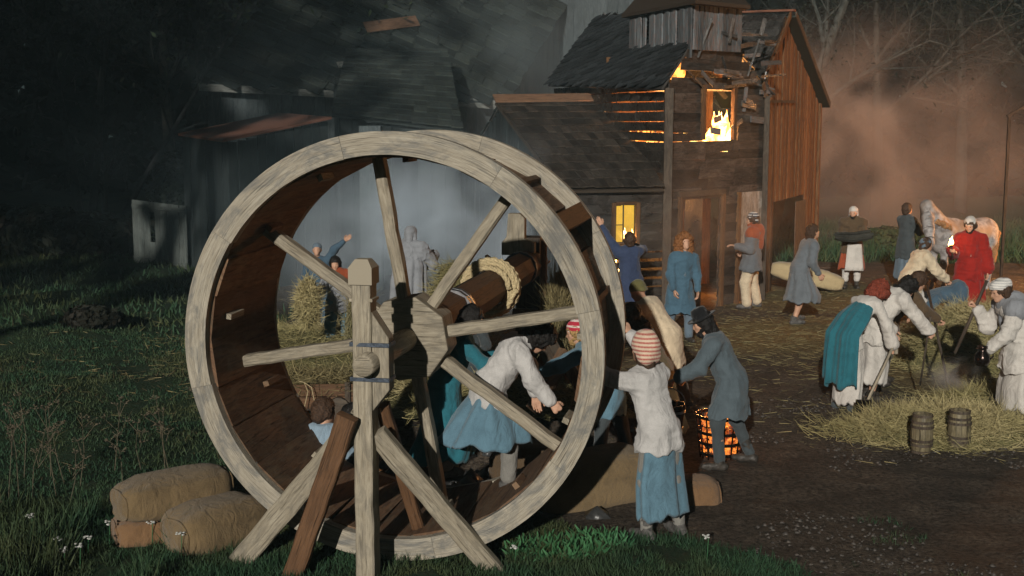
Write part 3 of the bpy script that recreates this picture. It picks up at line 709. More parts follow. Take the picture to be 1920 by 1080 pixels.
STRAW_SPOTS = [(G(1480, 630), 2.4, 2.2), (G(1600, 560), 3.5, 2.5), (G(1700, 640), 2.4, 2.2), (G(560, 665), 1.9, 2.0), (G(700, 700), 2.0, 2.2), (G(1800, 800), 1.2, .7), (G(1800, 700), 1.8, 2.2), (G(960, 660), 2.2, 2.0)]
def straw_mask(x, y):
    r = np.zeros_like(x)
    for c, sx, sy in STRAW_SPOTS: r = np.maximum(r, np.exp(-(((x - c.x) / sx) ** 2 + ((y - c.y) / sy) ** 2)))
    return r
for nm, val in (('mud', mud_mask(V[:, 0], V[:, 1])), ('strawy', straw_mask(V[:, 0], V[:, 1]))):
    a_ = go.data.attributes.new(nm, 'FLOAT', 'POINT'); a_.data.foreach_set('value', val.astype(np.float32))

# ------------------------------------------------------------------ buildings
def hwall(parent, a, b, z0, z1, pitch, mat, name='plank', holes=(), lit=None, seg=2.0, thick=.03, top=None, miss=0, proud=0, lap=.03, tilt=8):
    """horizontal boards from a to b (plan points); holes = (u0,u1,z0,z1); lit(row) -> gap height; top(z) -> (umin, umax)"""
    a = Vector(a[:2]); b = Vector(b[:2]); L = (b - a).length; d = (b - a) / L; n = Vector((d.y, -d.x)); rows = int((z1 - z0) / pitch + .5)
    for r in range(rows):
        za = z0 + r * pitch; zm = za + pitch / 2; u0, u1 = (0, L) if top is None else top(zm)
        if u1 - u0 < .1: continue
        gap = lit(r) if lit else -lap
        cuts = [(h[0], h[1]) for h in holes if h[2] < zm < h[3]]
        spans = []; cur = u0
        for c in sorted(cuts):
            if c[0] > cur: spans.append((cur, min(c[0], u1)))
            cur = max(cur, c[1])
        if cur < u1: spans.append((cur, u1))
        for s0, s1 in spans:
            g0 = gap
            k = max(1, int((s1 - s0) / seg + random.random())); e = [s0] + sorted(s0 + (s1 - s0) * (i + random.uniform(-.2, .2)) / k for i in range(1, k)) + [s1]
            for i in range(k):
                if random.random() < miss: continue
                gap = g0 if (g0 < 0 or random.random() < .86) else random.choice((-lap, g0 * .35)); p = a + d * e[i]; q = a + d * e[i + 1]; h = pitch - gap; o = n * (proud + random.uniform(-.006, .006))
                jz = random.uniform(-.008, .008); jz2 = random.uniform(-.008, .008)
                board(name, (p.x + o.x, p.y + o.y, zm + jz), (q.x + o.x, q.y + o.y, zm + jz2), h, thick, mat, parent, roll=R_(tilt))
def vwall(parent, a, b, zb, ztop, pitch, mat, name='plank', holes=(), thick=.03, gapf=.02, miss=0, proud=0):
    a = Vector(a[:2]); b = Vector(b[:2]); L = (b - a).length; d = (b - a) / L; n = Vector((d.y, -d.x)); k = max(1, int(L / pitch + .5)); w = L / k
    for i in range(k):
        u = (i + .5) * w; zt = ztop(u) if callable(ztop) else ztop; z_0 = zb(u) if callable(zb) else zb
        if zt - z_0 < .08 or random.random() < miss: continue
        sp = [(z_0, zt)]
        for h in holes:
            if h[0] < u < h[1]:
                ns = []
                for s0, s1 in sp:
                    if h[2] > s0: ns.append((s0, min(s1, h[2])))
                    if h[3] < s1: ns.append((max(s0, h[3]), s1))
                sp = ns
        p = a + d * u + n * (proud + random.uniform(-.008, .008) + (i % 2) * .012)
        for s0, s1 in sp:
            if s1 - s0 < .05: continue
            board(name, (p.x, p.y, s0), (p.x + random.uniform(-.01, .01), p.y, s1), w - gapf * random.uniform(0, 1), thick, mat, parent, up=(d.x, d.y, 0))
def roof(parent, e0, e1, r1, r0, rows, cols, mat, name='shingle', deck=True, sag=.03, miss=0, thick=.025, deckmat=None):
    """e0-e1 along the eave, r0-r1 along the ridge: courses of overlapping shingles over a deck"""
    e0, e1, r0, r1 = map(Vector, (e0, e1, r0, r1))
    nn = (e1 - e0).cross(r0 - e0).normalized()
    if nn.z < 0: nn = -nn
    if deck:
        g = Geo(); q = [e0, e1, r1, r0]; V = [p - nn * .03 for p in q] + [p - nn * .07 for p in q]
        g.add([tuple(p) for p in V], [(0, 1, 2, 3), (7, 6, 5, 4), (0, 4, 5, 1), (1, 5, 6, 2), (2, 6, 7, 3), (3, 7, 4, 0)]); g.build('roof_deck', deckmat or M['charred'], parent)
    def P(u, v): return (e0 * (1 - u) + e1 * u) * (1 - v) + (r0 * (1 - u) + r1 * u) * v
    for j in range(rows):
        v0 = j / rows; v1 = min(1, (j + 1.35) / rows); o = random.random() * .5
        for i in range(-1, cols):
            u0 = max(0, (i + o) / cols); u1 = min(1, (i + 1 + o) / cols)
            if u1 - u0 < .01 or random.random() < miss: continue
            um = (u0 + u1) / 2; a = P(um, v0) + nn * (thick * 1.4 + random.uniform(0, .014)); b2 = P(um, v1) + nn * .002
            w = (P(u1, (v0 + v1) / 2) - P(u0, (v0 + v1) / 2)).length * .985
            board(name, a + (a - b2).normalized() * random.uniform(-.01, .015), b2, w, thick, mat, parent, up=(e1 - e0))
def uz(a, b, px, py):
    """where the ray through a photo point meets the upright plane through a, b"""
    a = Vector(a[:2]); b = Vector(b[:2]); d = (b - a).normalized(); r = ray(px, py)
    # solve t*(rx,ry) = a + u*d
    det = r[0] * (-d.y) - r[1] * (-d.x); t = (a.x * (-d.y) - a.y * (-d.x)) / det; u = (r[0] * a.y - r[1] * a.x) / det
    return u, CAM_H + r[2] * t
def hole(a, b, x0, y0, x1, y1):
    """photo rectangle (left, top, right, bottom) -> opening on that wall"""
    u0, _ = uz(a, b, x0, (y0 + y1) / 2); u1, _ = uz(a, b, x1, (y0 + y1) / 2)
    _, zt = uz(a, b, (x0 + x1) / 2, y0); _, zb = uz(a, b, (x0 + x1) / 2, y1)
    return (u0, u1, zb, zt)
def at_wall(a, b, u, z, off=0):
    a = Vector(a[:2]); b = Vector(b[:2]); d = (b - a).normalized(); p = a + d * u + Vector((d.y, -d.x)) * off
    return Vector((p.x, p.y, z))

# --- tall front house (burning) -------------------------------------------------
C0 = G(1247, 592); C1 = G(1424, 562)
TE0 = PT(1040, 158, 27.4); LB = Vector((TE0.x, TE0.y, 0))
_old_board = board
def board(name, a, b, w, t, mat, parent=None, **k):
    o = Vector((0, 0, 0)) if parent is None else parent.get('_o', None)
    if parent is not None and parent.name in ORI: o = ORI[parent.name]; a = Vector(a) - o; b = Vector(b) - o
    return _old_board(name, a, b, w, t, mat, parent, **k)
ORI = {}
def house(name, at, label, cat='house', group=None):
    r = empty(name, (at[0], at[1], 0), 0, label, cat, group); ORI[r.name] = Vector((at[0], at[1], 0)); return r
tower = house('burning_house', C0, 'tall dark plank house burning inside, boards torn off its upper front')
_roof_build = Geo.build
def _b(s, name, mat, parent=None, smooth=False, loc=None):
    o = _roof_build(s, name, mat, parent, smooth, loc)
    if parent is not None and parent.name in ORI and loc is None: o.location = -ORI[parent.name]
    return o
Geo.build = _b
FL = (C1 - C0).length
ZE = PT(1247, 165, C0.y).z            # eave height
apex = PT(1330, 22, (C0.y + C1.y) / 2)
ua = uz(C0, C1, 1330, 22)[0]
h_win = hole(C0, C1, 1318, 160, 1372, 262); h_win2 = hole(C0, C1, 1340, 222, 1383, 258); h_door = hole(C0, C1, 1274, 366, 1347, 600)
h_door = (h_door[0], h_door[1], 0, h_door[3]); h_d2 = hole(C0, C1, 1384, 358, 1444, 480); h_d2 = (h_d2[0], FL - .03, 0, h_d2[3])
def front_lit(r):
    z = .05 + r * .165
    return .028 if 2.65 < z < 3.75 and r % 2 == 0 else -.03
hwall(tower, C0, C1, .03, ZE, .165, M['brown_siding'], holes=[h_win, h_win2, h_door, h_d2], lit=front_lit, seg=1.0, thick=.025)
hwall(tower, C0, C1, ZE, apex.z - .15, .165, M['brown_siding'], seg=1.2, miss=.08, thick=.02,
      top=lambda z: (ua * (z - ZE) / (apex.z - ZE), FL - (FL - ua) * (z - ZE) / (apex.z - ZE)))
def left_lit(r):
    z = .05 + r * .175
    return .022 if 2.75 < z < 3.9 else -.03
hwall(tower, (LB.x, LB.y), C0, .03, (TE0.z + ZE) / 2 - .05, .175, M['black_siding'], lit=left_lit, seg=1.6, thick=.025)
# posts and frames
for (a, b, w) in ((C0 + Vector((0, -.03, 0)), C0 + Vector((0, -.03, ZE)), .14), (C1 + Vector((.03, -.03, 0)), C1 + Vector((.03, -.03, ZE - .1)), .10)):
    board('corner_post', a, b, w, .12, M['dark_wood'], tower, up=(1, 0, 0))
for u, z0, z1 in ((h_door[0] - .05, 0, h_door[3]), (h_door[1] + .05, 0, h_door[3]), (h_d2[0] - .04, 0, h_d2[3]), (h_win[0] - .03, h_win[2], h_win[3]), (h_win[1] + .03, h_win[2], h_win[3])):
    board('frame_post', at_wall(C0, C1, u, z0, .03), at_wall(C0, C1, u, z1, .03), .08, .07, M['annex_planks'], tower, up=(C1 - C0))
board('lintel', at_wall(C0, C1, h_door[0] - .1, h_door[3] + .04, .03), at_wall(C0, C1, h_door[1] + .1, h_door[3] + .04, .03), .09, .07, M['dark_wood'], tower)
# interior floor, back partitions: what the fire shines on
for z in (2.42,):
    g = Geo(); a, b, c, d = C0, C1, C1 + Vector((-1.3, 5, 0)), LB; g.add([(p.x * .99, p.y + .12, z) for p in (a, b, c, d)] + [(p.x * .99, p.y + .12, z + .06) for p in (a, b, c, d)], [(3, 2, 1, 0), (4, 5, 6, 7), (0, 1, 5, 4), (1, 2, 6, 5), (2, 3, 7, 6), (3, 0, 4, 7)])
    g.build('upper_floor', M['brown_wood'], tower)
vwall(tower, (C0.x - .8, C0.y + 3.4), (C1.x - .6, C1.y + 2.3), 0, 4.6, .22, M['annex_planks'], name='partition_plank')
vwall(tower, (C0.x - 1.3, C0.y + 4.6), (C0.x - .7, C0.y + 3.3), 0, 4.0, .22, M['annex_planks'], name='partition_plank')
# dark door leaf standing ajar in the doorway, split pale door on the right
def door(parent, a, b, z0, z1, mat, n=4, name='door', battens=True, th=.035):
    a = Vector(a); b = Vector(b); dd = (b - a); nv = Vector((dd.y, -dd.x, 0)).normalized()
    o = ORI.get(parent.name, Vector((0, 0, 0))) if parent is not None else Vector((0, 0, 0))
    g = Geo(); ang = math.atan2(dd.y, dd.x)
    Mx = np.array(Matrix.Rotation(ang, 3, 'Z'))
    # frame leaf behind
    c = (a + b) / 2; g.box((c.x + nv.x * -.02, c.y + nv.y * -.02, (z0 + z1) / 2), (dd.length * .98, .015, (z1 - z0) * .99), Mx)
    d = g.build(name, mat, parent)
    k = n
    for i in range(k):
        p = a + dd * (i + .5) / k
        q = _old_board('plank', Vector((p.x, p.y, z0)) - o, Vector((p.x, p.y, z1 + random.uniform(-.02, .02))) - o, dd.length / k * .95, .025, mat, None, up=dd)
        mw = q.matrix_local.copy(); q.parent = d; q.matrix_local = Matrix.Translation(-Vector(d.location)) @ mw
    if battens:
        for zz in (z0 + (z1 - z0) * .2, z0 + (z1 - z0) * .8):
            q = _old_board('batten', Vector((a.x, a.y, zz)) + nv * .03 - o, Vector((b.x, b.y, zz)) + nv * .03 - o, .09, .025, mat, None)
            mw = q.matrix_local.copy(); q.parent = d; q.matrix_local = Matrix.Translation(-Vector(d.location)) @ mw
    return d
door(tower, at_wall(C0, C1, h_door[0] + .02, 0, .10), at_wall(C0, C1, h_door[0] + .62, 0, .02), .03, h_door[3] - .05, M['black_siding'], 4)
pd = door(tower, at_wall(C0, C1, h_d2[0], 0, .05), at_wall(C0, C1, h_d2[1], 0, .05), hole(C0, C1, 1384, 358, 1444, 468)[2], h_d2[3], M['white_door'], 4)
pd['label'] = 'pale peeling upper half of the stable door'
door(tower, at_wall(C0, C1, h_d2[0], 0, .04), at_wall(C0, C1, h_d2[1], 0, .04), .04, hole(C0, C1, 1384, 358, 1444, 472)[2], M['annex_planks'], 4)
# pieces of broken boards over the burning window and gable
for k in range(12):
    u = random.uniform(h_win[0], FL - .1); z = random.uniform(h_win[2] + .15, ZE + .1); L = random.uniform(.25, .7); a = random.choice((0, 0, .1, -.12, 1.5, .4)) + random.uniform(-.1, .1)
    p = at_wall(C0, C1, u, z, .05 + .02 * k % .1); q = at_wall(C0, C1, u + L * math.cos(a), z + L * math.sin(a), .06)
    if u + L * math.cos(a) > FL + .1: continue
    board('broken_board', p, q, random.uniform(.06, .12), .02, M['blue_planks'] if k % 2 else M['charred'], tower)
for k in range(22):
    u = random.uniform(ua - .5, FL + .1); z = random.uniform(ZE, apex.z - .2); L = random.uniform(.3, .9); a = random.choice((0, .05, -.1, .1, .03, -.5, -.03, 1.45, -.05)) + random.uniform(-.12, .12)
    p = at_wall(C0, C1, u - L / 2 * math.cos(a), z - L / 2 * math.sin(a), random.uniform(.03, .3)); q = at_wall(C0, C1, u + L / 2 * math.cos(a), z + L / 2 * math.sin(a), random.uniform(.0, .3))
    board('broken_board', p, q, random.uniform(.03, .085), .012, M['charred'] if k % 4 else M['blue_planks'], tower)
# roofs
rb = PT(1120, 30, 28.6); fwd_o = Vector((0, 0, 0))
e_out = at_wall((LB.x, LB.y), C0, 0, 0, .18) - Vector((LB.x, LB.y, 0))
E0 = TE0 + e_out; E1 = Vector((C0.x, C0.y, ZE)) + e_out - Vector((0, .15, 0)); AP = apex + Vector((0, -.05, 0))
roof(tower, E0, E1, AP, rb, 13, 13, M['shingle_blue'])
RE1 = Vector((C1.x + .15, C1.y, ZE - .1)); RE0 = RE1 + Vector((-1.2, 5, 0))
roof(tower, RE1, RE0, rb, AP, 9, 8, M['charred'], miss=.25, deck=False)
for k in range(6):
    t = (k + .2) / 6; a = AP.lerp(RE1, .02); a = AP.lerp(rb, t * .8); b2 = RE1.lerp(RE0, t * .8); board('rafter', a, b2, .07, .09, M['charred'], tower)
# turret on the ridge
tur = tower
rn_ = (E1 - E0).cross(rb - E0).normalized(); cc_ = Vector((0, 0, CAM_H))
def on_slope(px, py): r = Vector(ray(px, py)); return cc_ + r * ((E0 - cc_).dot(rn_) / r.dot(rn_))
t0 = on_slope(1180, 97); gu = uz(C0, C1, 1290, 98); t1 = at_wall(C0, C1, gu[0], gu[1], .10); gu2 = uz(C0, C1, 1379, 88); t2 = at_wall(C0, C1, gu2[0], gu2[1], .10)
TU = [t0, t1, t2]; TZ = PT(1292, 9, t1.y).z
vwall(tower, TU[0], TU[1], lambda u: TU[0].z - .1 + (TU[1].z - TU[0].z) * u / (TU[1] - TU[0]).length, TZ, .15, M['blue_planks'], name='turret_plank', gapf=.05, miss=.06)
vwall(tower, TU[1], TU[2], lambda u: TU[2].z - .1, TZ, .14, M['blue_planks'], name='turret_plank', gapf=.05, miss=.08)
vwall(tower, (TU[0].x + .9, TU[0].y + .4), (TU[2].x - .1, TU[2].y + 1.0), 4.0, TZ, .3, M['annex_planks'], name='turret_back_plank', gapf=.01)
c4 = TU[0] + (TU[2] - TU[1])
q = [TU[0], TU[1], TU[2], c4]; cx = sum((p for p in q), Vector()) / 4
g = Geo(); top = Vector((cx.x, cx.y, TZ + 1.3)); V = [Vector((p.x + (p.x - cx.x) * .16, p.y + (p.y - cx.y) * .16, TZ)) for p in q]
g.add([tuple(p) for p in V] + [tuple(p + Vector((0, 0, .06))) for p in V] + [tuple(top)], [(3, 2, 1, 0), (0, 1, 5, 4), (1, 2, 6, 5), (2, 3, 7, 6), (3, 0, 4, 7), (4, 5, 8), (5, 6, 8), (6, 7, 8), (7, 4, 8)])
g.build('turret_roof', M['dark_wood'], tower)

# --- annex with the tall orange-lit gable --------------------------------------
A1 = PT(1531, 300, 28.6); A1.z = 0; Aap = PT(1471, 27, 26.0); ZR = PT(1531, 178, 28.6).z; A0 = C1 + Vector((-.12, .02, 0)); ZL = PT(1421, 150, C1.y).z
annex = house('gabled_annex', A1, 'tall vertical-plank building with steep gable lit orange beside the burning house')
AL = (Vector(A1[:2]) - Vector(A0[:2])).length; uap = uz(A0, A1, 1471, 27)[0]
Aap.z = uz(A0, A1, 1471, 27)[1]
def atop(u): return ZL + (Aap.z - ZL) * u / uap if u < uap else Aap.z + (ZR - Aap.z) * (u - uap) / (AL - uap)
h_ad = hole(A0, A1, 1446, 372, 1503, 480); h_ad = (h_ad[0], h_ad[1], 0, h_ad[3])
vwall(annex, A0, A1, 0.02, lambda u: atop(u) - .04, .17, M['annex_planks'], holes=[h_ad], gapf=.012, thick=.03)
board('corner_post', at_wall(A0, A1, AL, 0, .03), at_wall(A0, A1, AL, ZR, .03), .13, .10, M['annex_planks'], annex, up=(A1 - A0))
board('belt_rail', at_wall(A0, A1, .1, 3.72, .04), at_wall(A0, A1, AL * .52, 3.75, .04), .05, .03, M['dark_wood'], annex)
nA = at_wall(A0, A1, 0, 0, .5) - at_wall(A0, A1, 0, 0, 0); ap_w = at_wall(A0, A1, uap, Aap.z, 0); back = -nA.normalized() * 2.3
Er = at_wall(A0, A1, AL + .18, ZR - .22, 0); El = at_wall(A0, A1, -.2, ZL - .15, 0)
rf = nA * .45
roof(annex, Er + rf, Er + back, ap_w + back, ap_w + rf, 9, 6, M['shingle'], deckmat=M['thatch'])
roof(annex, El + back + Vector((0, 0, .02)), El + rf * .2, ap_w + rf * .2, ap_w + back, 9, 5, M['charred'], deckmat=M['charred'])
board('ridge_board', ap_w + rf * .9 + Vector((0, 0, .07)), ap_w + back + Vector((0, 0, .07)), .22, .04, M['rust_sheet'], annex, up=(A1 - A0))
board('barge_board', ap_w + rf * .6 + Vector((0, 0, .03)), El + rf * .6, .12, .03, M['annex_planks'], annex)
board('barge_board', ap_w + rf + Vector((0, 0, .0)), Er + rf, .12, .03, M['dark_wood'], annex)
dk = door(annex, at_wall(A0, A1, h_ad[1] - .05, 0, .06), at_wall(A0, A1, h_ad[1] - .9, 0, .02), .05, h_ad[3] - .1, M['dark_wood'], 4)
g = Geo(); a = at_wall(A0, A1, h_ad[0] - .2, 0, -1.0); b_ = at_wall(A0, A1, h_ad[1] + .2, 0, -1.0); dd = b_ - a
g.box(((a.x + b_.x) / 2, (a.y + b_.y) / 2, 1.3), (dd.length, .05, 2.6), np.array(Matrix.Rotation(math.atan2(dd.y, dd.x), 3, 'Z'))); g.build('inner_partition', M['charred'], annex)

# --- low shed in front with the lit yellow window -------------------------------
SE0 = PT(1058, 349, 20.9); SE1 = PT(1243, 346, C0.y - .1); SR0 = PT(938, 190, 24.6); SR1 = PT(1141, 188, 25.3); SB = PT(866, 318, 27.6)
shed = house('low_shed', SE1, 'low dark shed with sagging shingle roof and a glowing yellow window')
S0 = Vector((SE0.x, SE0.y, 0)); S1 = Vector((C0.x - .08, C0.y - .02, 0)); SZ = SE0.z - .05
h_sw = hole(S0, S1, 1152, 383, 1191, 455)
hwall(shed, S0, S1, .03, SZ, .16, M['black_siding'], holes=[h_sw], lit=lambda r: .05 if 3 <= r <= 6 else (.012 if r in (9,) else -.02), seg=1.0, thick=.028)
SBp = Vector((SB.x, SB.y, 0)); SL = (S0 - SBp).length
usr = SL * .47
vwall(shed, SBp, S0, .02, lambda u: (SB.z + (SR0.z - SB.z) * u / usr if u < usr else SR0.z + (SZ - SR0.z) * (u - usr) / (SL - usr)) - .05, .2, M['barn_planks'])
roof(shed, SE0 + Vector((-.05, -.15, -.05)), SE1 + Vector((0, -.15, -.05)), SR1, SR0 + Vector((-.1, 0, 0)), 12, 14, M['shingle'], deckmat=M['dark_wood'])
roof(shed, SB + Vector((3.3, 1.2, 0)), SB, SR0, SR1, 6, 6, M['thatch'])
board('ridge_board', SR0 + Vector((-.12, -.06, .06)), SR1 + Vector((0, -.06, .06)), .26, .03, M['ridge_board'], shed, up=(0, -.85, -.5))
for u in (h_sw[0] - .03, h_sw[1] + .03): board('window_frame', at_wall(S0, S1, u, h_sw[2] - .03, .04), at_wall(S0, S1, u, h_sw[3] + .03, .04), .07, .05, M['annex_planks'], shed, up=(S1 - S0))
for z in (h_sw[2] - .02, h_sw[3] + .02): board('window_frame', at_wall(S0, S1, h_sw[0], z, .045), at_wall(S0, S1, h_sw[1], z, .045), .05, .05, M['annex_planks'], shed)
um = h_sw[0] + (h_sw[1] - h_sw[0]) * .40
board('glazing_bar', at_wall(S0, S1, um, h_sw[2], .02), at_wall(S0, S1, um, h_sw[3], .02), .018, .02, M['dark_wood'], shed, up=(S1 - S0))
board('glazing_bar', at_wall(S0, S1, h_sw[0], (h_sw[2] + h_sw[3]) / 2 - .02, .02), at_wall(S0, S1, um, (h_sw[2] + h_sw[3]) / 2 - .02, .02), .015, .02, M['dark_wood'], shed)
def wallbox(parent, name, S0, S1, u0, u1, z0, z1, off, th, mat):
    a = at_wall(S0, S1, u0, 0, off); b_ = at_wall(S0, S1, u1, 0, off); dd = b_ - a; g = Geo()
    g.box(((a.x + b_.x) / 2, (a.y + b_.y) / 2, (z0 + z1) / 2), (dd.length, th, z1 - z0), np.array(Matrix.Rotation(math.atan2(dd.y, dd.x), 3, 'Z'))); return g.build(name, mat, parent)
wallbox(shed, 'lit_blind', S0, S1, h_sw[0], h_sw[1], h_sw[2], h_sw[3], -.06, .01, M['lit_blind'])
wallbox(shed, 'inner_partition', S0, S1, 0.05, 1.75, .1, 2.1, -1.4, .05, M['brown_wood'])

# --- big dark barn on the left ---------------------------------------------------
BA = PT(390, 160, 28.5); BB = PT(926, 192, 33.5)
barn = house('long_barn', BA, 'long dark barn with huge steep roof behind the wheel', 'barn')
BAp, BBp = Vector((BA.x, BA.y, 0)), Vector((BB.x, BB.y, 0)); BL = (BBp - BAp).length
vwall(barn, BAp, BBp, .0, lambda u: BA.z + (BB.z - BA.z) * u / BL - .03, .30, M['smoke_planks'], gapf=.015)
BR0 = PT(545, -60, 34); BR1 = PT(1085, -40, 41)
roof(barn, BA + Vector((-.1, -.35, .0)), BB + Vector((.3, -.35, 0)), BR1, BR0, 22, 12, M['thatch'], thick=.03, deckmat=M['thatch'])
board('fascia_board', BA + Vector((-.1, -.4, -.05)), BA.lerp(BB, .455) + Vector((0, -.4, -.03)), .17, .04, M['pale_board'], barn)
board('fascia_board', BA.lerp(BB, .845) + Vector((0, -.4, -.05)), BB + Vector((.2, -.4, -.08)), .22, .04, M['pale_board'], barn)
for (x0, y0, x1, y1, m_, w) in ((682, 60, 779, 47, 'ridge_board', .3), (630, 130, 655, 127, 'pale_board', .14)):
    q0 = PT(x0, y0, 0.1)
    def on_roof(px, py):
        nrm_ = (BB - BA).cross(BR0 - BA).normalized(); r = Vector(ray(px, py)); c = Vector((0, 0, CAM_H)); t = (BA + Vector((0, -.35, 0)) - c).dot(nrm_) / r.dot(nrm_); return c + r * t + nrm_ * (.14 if nrm_.z > 0 else -.14)
    board('loose_plank', on_roof(x0, y0), on_roof(x1, y1), w, .04, M[m_], barn, up=(0, .6, .8))
# end gable wall of the barn, seen past the roof verge
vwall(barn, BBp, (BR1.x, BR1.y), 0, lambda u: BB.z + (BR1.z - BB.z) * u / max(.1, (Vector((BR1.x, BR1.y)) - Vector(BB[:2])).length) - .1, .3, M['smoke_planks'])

# --- rear hall whose grey wall shows in the smoke --------------------------------
hall = house('rear_hall', (4, 42), 'smoke-grey rear hall between the barn roof and the burning house', 'barn')
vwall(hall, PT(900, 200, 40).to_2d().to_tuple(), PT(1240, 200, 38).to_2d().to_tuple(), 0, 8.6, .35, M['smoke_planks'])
roof(hall, PT(880, -20, 39.5), PT(1260, -20, 37.5), PT(1260, -60, 42) + Vector((0, 0, 1.5)), PT(880, -60, 44) + Vector((0, 0, 1.5)), 4, 14, M['thatch'])

# --- porch with catslide roof between barn and wheel ------------------------------
PE0 = PT(622, 214, 27.2); PE1 = PT(868, 244, 27.0); PR0 = PT(650, 92, 31.2); PR1 = PT(838, 92, 32.2)
porch = house('barn_porch', PE0, 'dark projecting wing with sloping roof in front of the barn', 'outbuilding')
roof(porch, PE0, PE1, PR1, PR0, 15, 10, M['thatch'], thick=.03, deckmat=M['thatch'])
vwall(porch, (PE0.x + .15, PE0.y + .2), (PE1.x - .1, PE1.y + .2), 0, lambda u: PE0.z - .1 + (PE1.z - PE0.z) * u / (PE1 - PE0).length, .28, M['barn_planks'])
vwall(porch, (PE0.x + .15 - .6, PE0.y + 3.6), (PE0.x + .15, PE0.y + .2), 0, lambda u: PE0.z + .9 - .25 * u, .28, M['barn_planks'])

# --- lean-to with the rusty sheet roof --------------------------------------------
l1, l2, l3, l4 = PT(334, 250, 26.6), PT(418, 262, 24.2), PT(622, 219, 26.3), PT(522, 211, 29.0)
lean = house('lean_to', l2, 'low lean-to with flat rust-red roof at the left end of the barn', 'outbuilding')
g = Geo(); g.add([tuple(p) for p in (l1, l2, l3, l4)] + [tuple(p - Vector((0, 0, .05))) for p in (l1, l2, l3, l4)], [(0, 1, 2, 3), (7, 6, 5, 4), (0, 4, 5, 1), (1, 5, 6, 2), (2, 6, 7, 3), (3, 7, 4, 0)]); g.build('roof', M['rust_sheet'], lean)
vwall(lean, (l2.x + .06, l2.y + .1), (l3.x - .1, l3.y + .12), 0, lambda u: l2.z - .07 + (l3.z - l2.z) * u / (l3 - l2).length, .24, M['barn_planks'])
vwall(lean, (l1.x + .1, l1.y), (l2.x + .06, l2.y + .1), 0, lambda u: l1.z - .08, .24, M['barn_planks'])
# --- weathered door leaning at the left --------------------------------------------
d0 = G(254, 512); d1 = G(352, 528)
pan = empty('loose_door', d0, 0, 'grey weathered door leaf propped up at the edge of the dark yard, left of the wheel', 'door')
ORI[pan.name] = Vector((d0.x, d0.y, 0)); ztop = PT(300, 374, d0.y).z
vwall(pan, (d0.x, d0.y), (d1.x, d1.y), .02, lambda u: ztop - .02 * u, .24, M['grey_door'], holes=[(.78, .98, .75, 1.4)], gapf=.01)
for zz in (.35, 1.5): board('batten', (d0.x, d0.y - .05, zz), (d1.x, d1.y - .05, zz), .10, .03, M['grey_door'], pan)
# chimney stub behind the wheel
ch = house('chimney', PT(695, 250, 24), 'short square plank flue rising just behind the top of the wheel', 'chimney')
p = PT(695, 236, 25.0)
for dx, dy in ((-.2, 0), (.2, 0), (0, -.2), (0, .2)):
    up = (0, 1, 0) if dx else (1, 0, 0); board('side_board', (p.x + dx, p.y + dy, 0), (p.x + dx, p.y + dy, p.z), .40, .03, M['smoke_planks'], ch, up=up)
# post frame of a burnt shelter at the far right
fr = house('burnt_frame', PT(1893, 300, 27), 'bare upright posts and rafter of a burnt shelter at the right edge', 'frame')
for px in (1893, 1960): p = PT(px, 215 if px == 1893 else 190, 27); board('post', (p.x, p.y, 0), p, .055, .055, M['char_log'], fr, up=(1, 0, 0))
board('rafter', PT(1888, 218, 27), PT(1965, 175, 27), .055, .055, M['char_log'], fr)
# ------------------------------------------------------------------ the great treadwheel
PHI = R_(11.3); WC = Vector((-.93, 9.35, 0)); WZ = 1.66; RO = 1.65; RI = 1.478; WL = 1.36
WM = Matrix.Translation(WC) @ Matrix.Rotation(-PHI, 4, 'Z')
def wl(x, y, z): return WM @ Vector((x, y, z))
wheel = empty('treadwheel', WC, -PHI, 'huge weathered wooden treadwheel that people push and tread', 'wheel')
def arc(r0, r1, y0, y1, a0, a1, seg=7, wob=0):
    g = Geo(); V = []; 
    for i in range(seg + 1):
        a = a0 + (a1 - a0) * i / seg; ca, sa = math.cos(a), math.sin(a)
        w = wob * math.sin(3 * a + 1)
        for r, y in ((r0, y0), (r1 + w, y0), (r1 + w, y1), (r0, y1)): V.append((r * ca, y, WZ + r * sa))
    F = []; UV = []
    for i in range(seg):
        for k in range(4):
            q = (k + 1) % 4; F.append((i * 4 + k, (i + 1) * 4 + k, (i + 1) * 4 + q, i * 4 + q))
            v0, v1 = k * .19, (k + 1) * .19; u0, u1 = (a0 + (a1 - a0) * i / seg) * 1.55, (a0 + (a1 - a0) * (i + 1) / seg) * 1.55
            UV.append([(u0, v0), (u1, v0), (u1, v1), (u0, v1)])
    F += [(3, 2, 1, 0), tuple(seg * 4 + k for k in range(4))]; UV += [[(0, 0), (.1, 0), (.1, .19), (0, .19)]] * 2
    g.add(V, F, UV); return g
NB = 26
for yy in (0, WL):
    for k in range(8):
        a = 2 * math.pi * k / 8 + .22 + (.3 if yy else 0); e = .0007
        arc(RI + random.uniform(-.006, .006), RO + random.uniform(-.001, .001), yy - .05 + random.uniform(-.0015, .0015), yy + .05, a + e, a + 2 * math.pi / 8 - e, 16).build('felloe', M['rim_wood'], wheel)
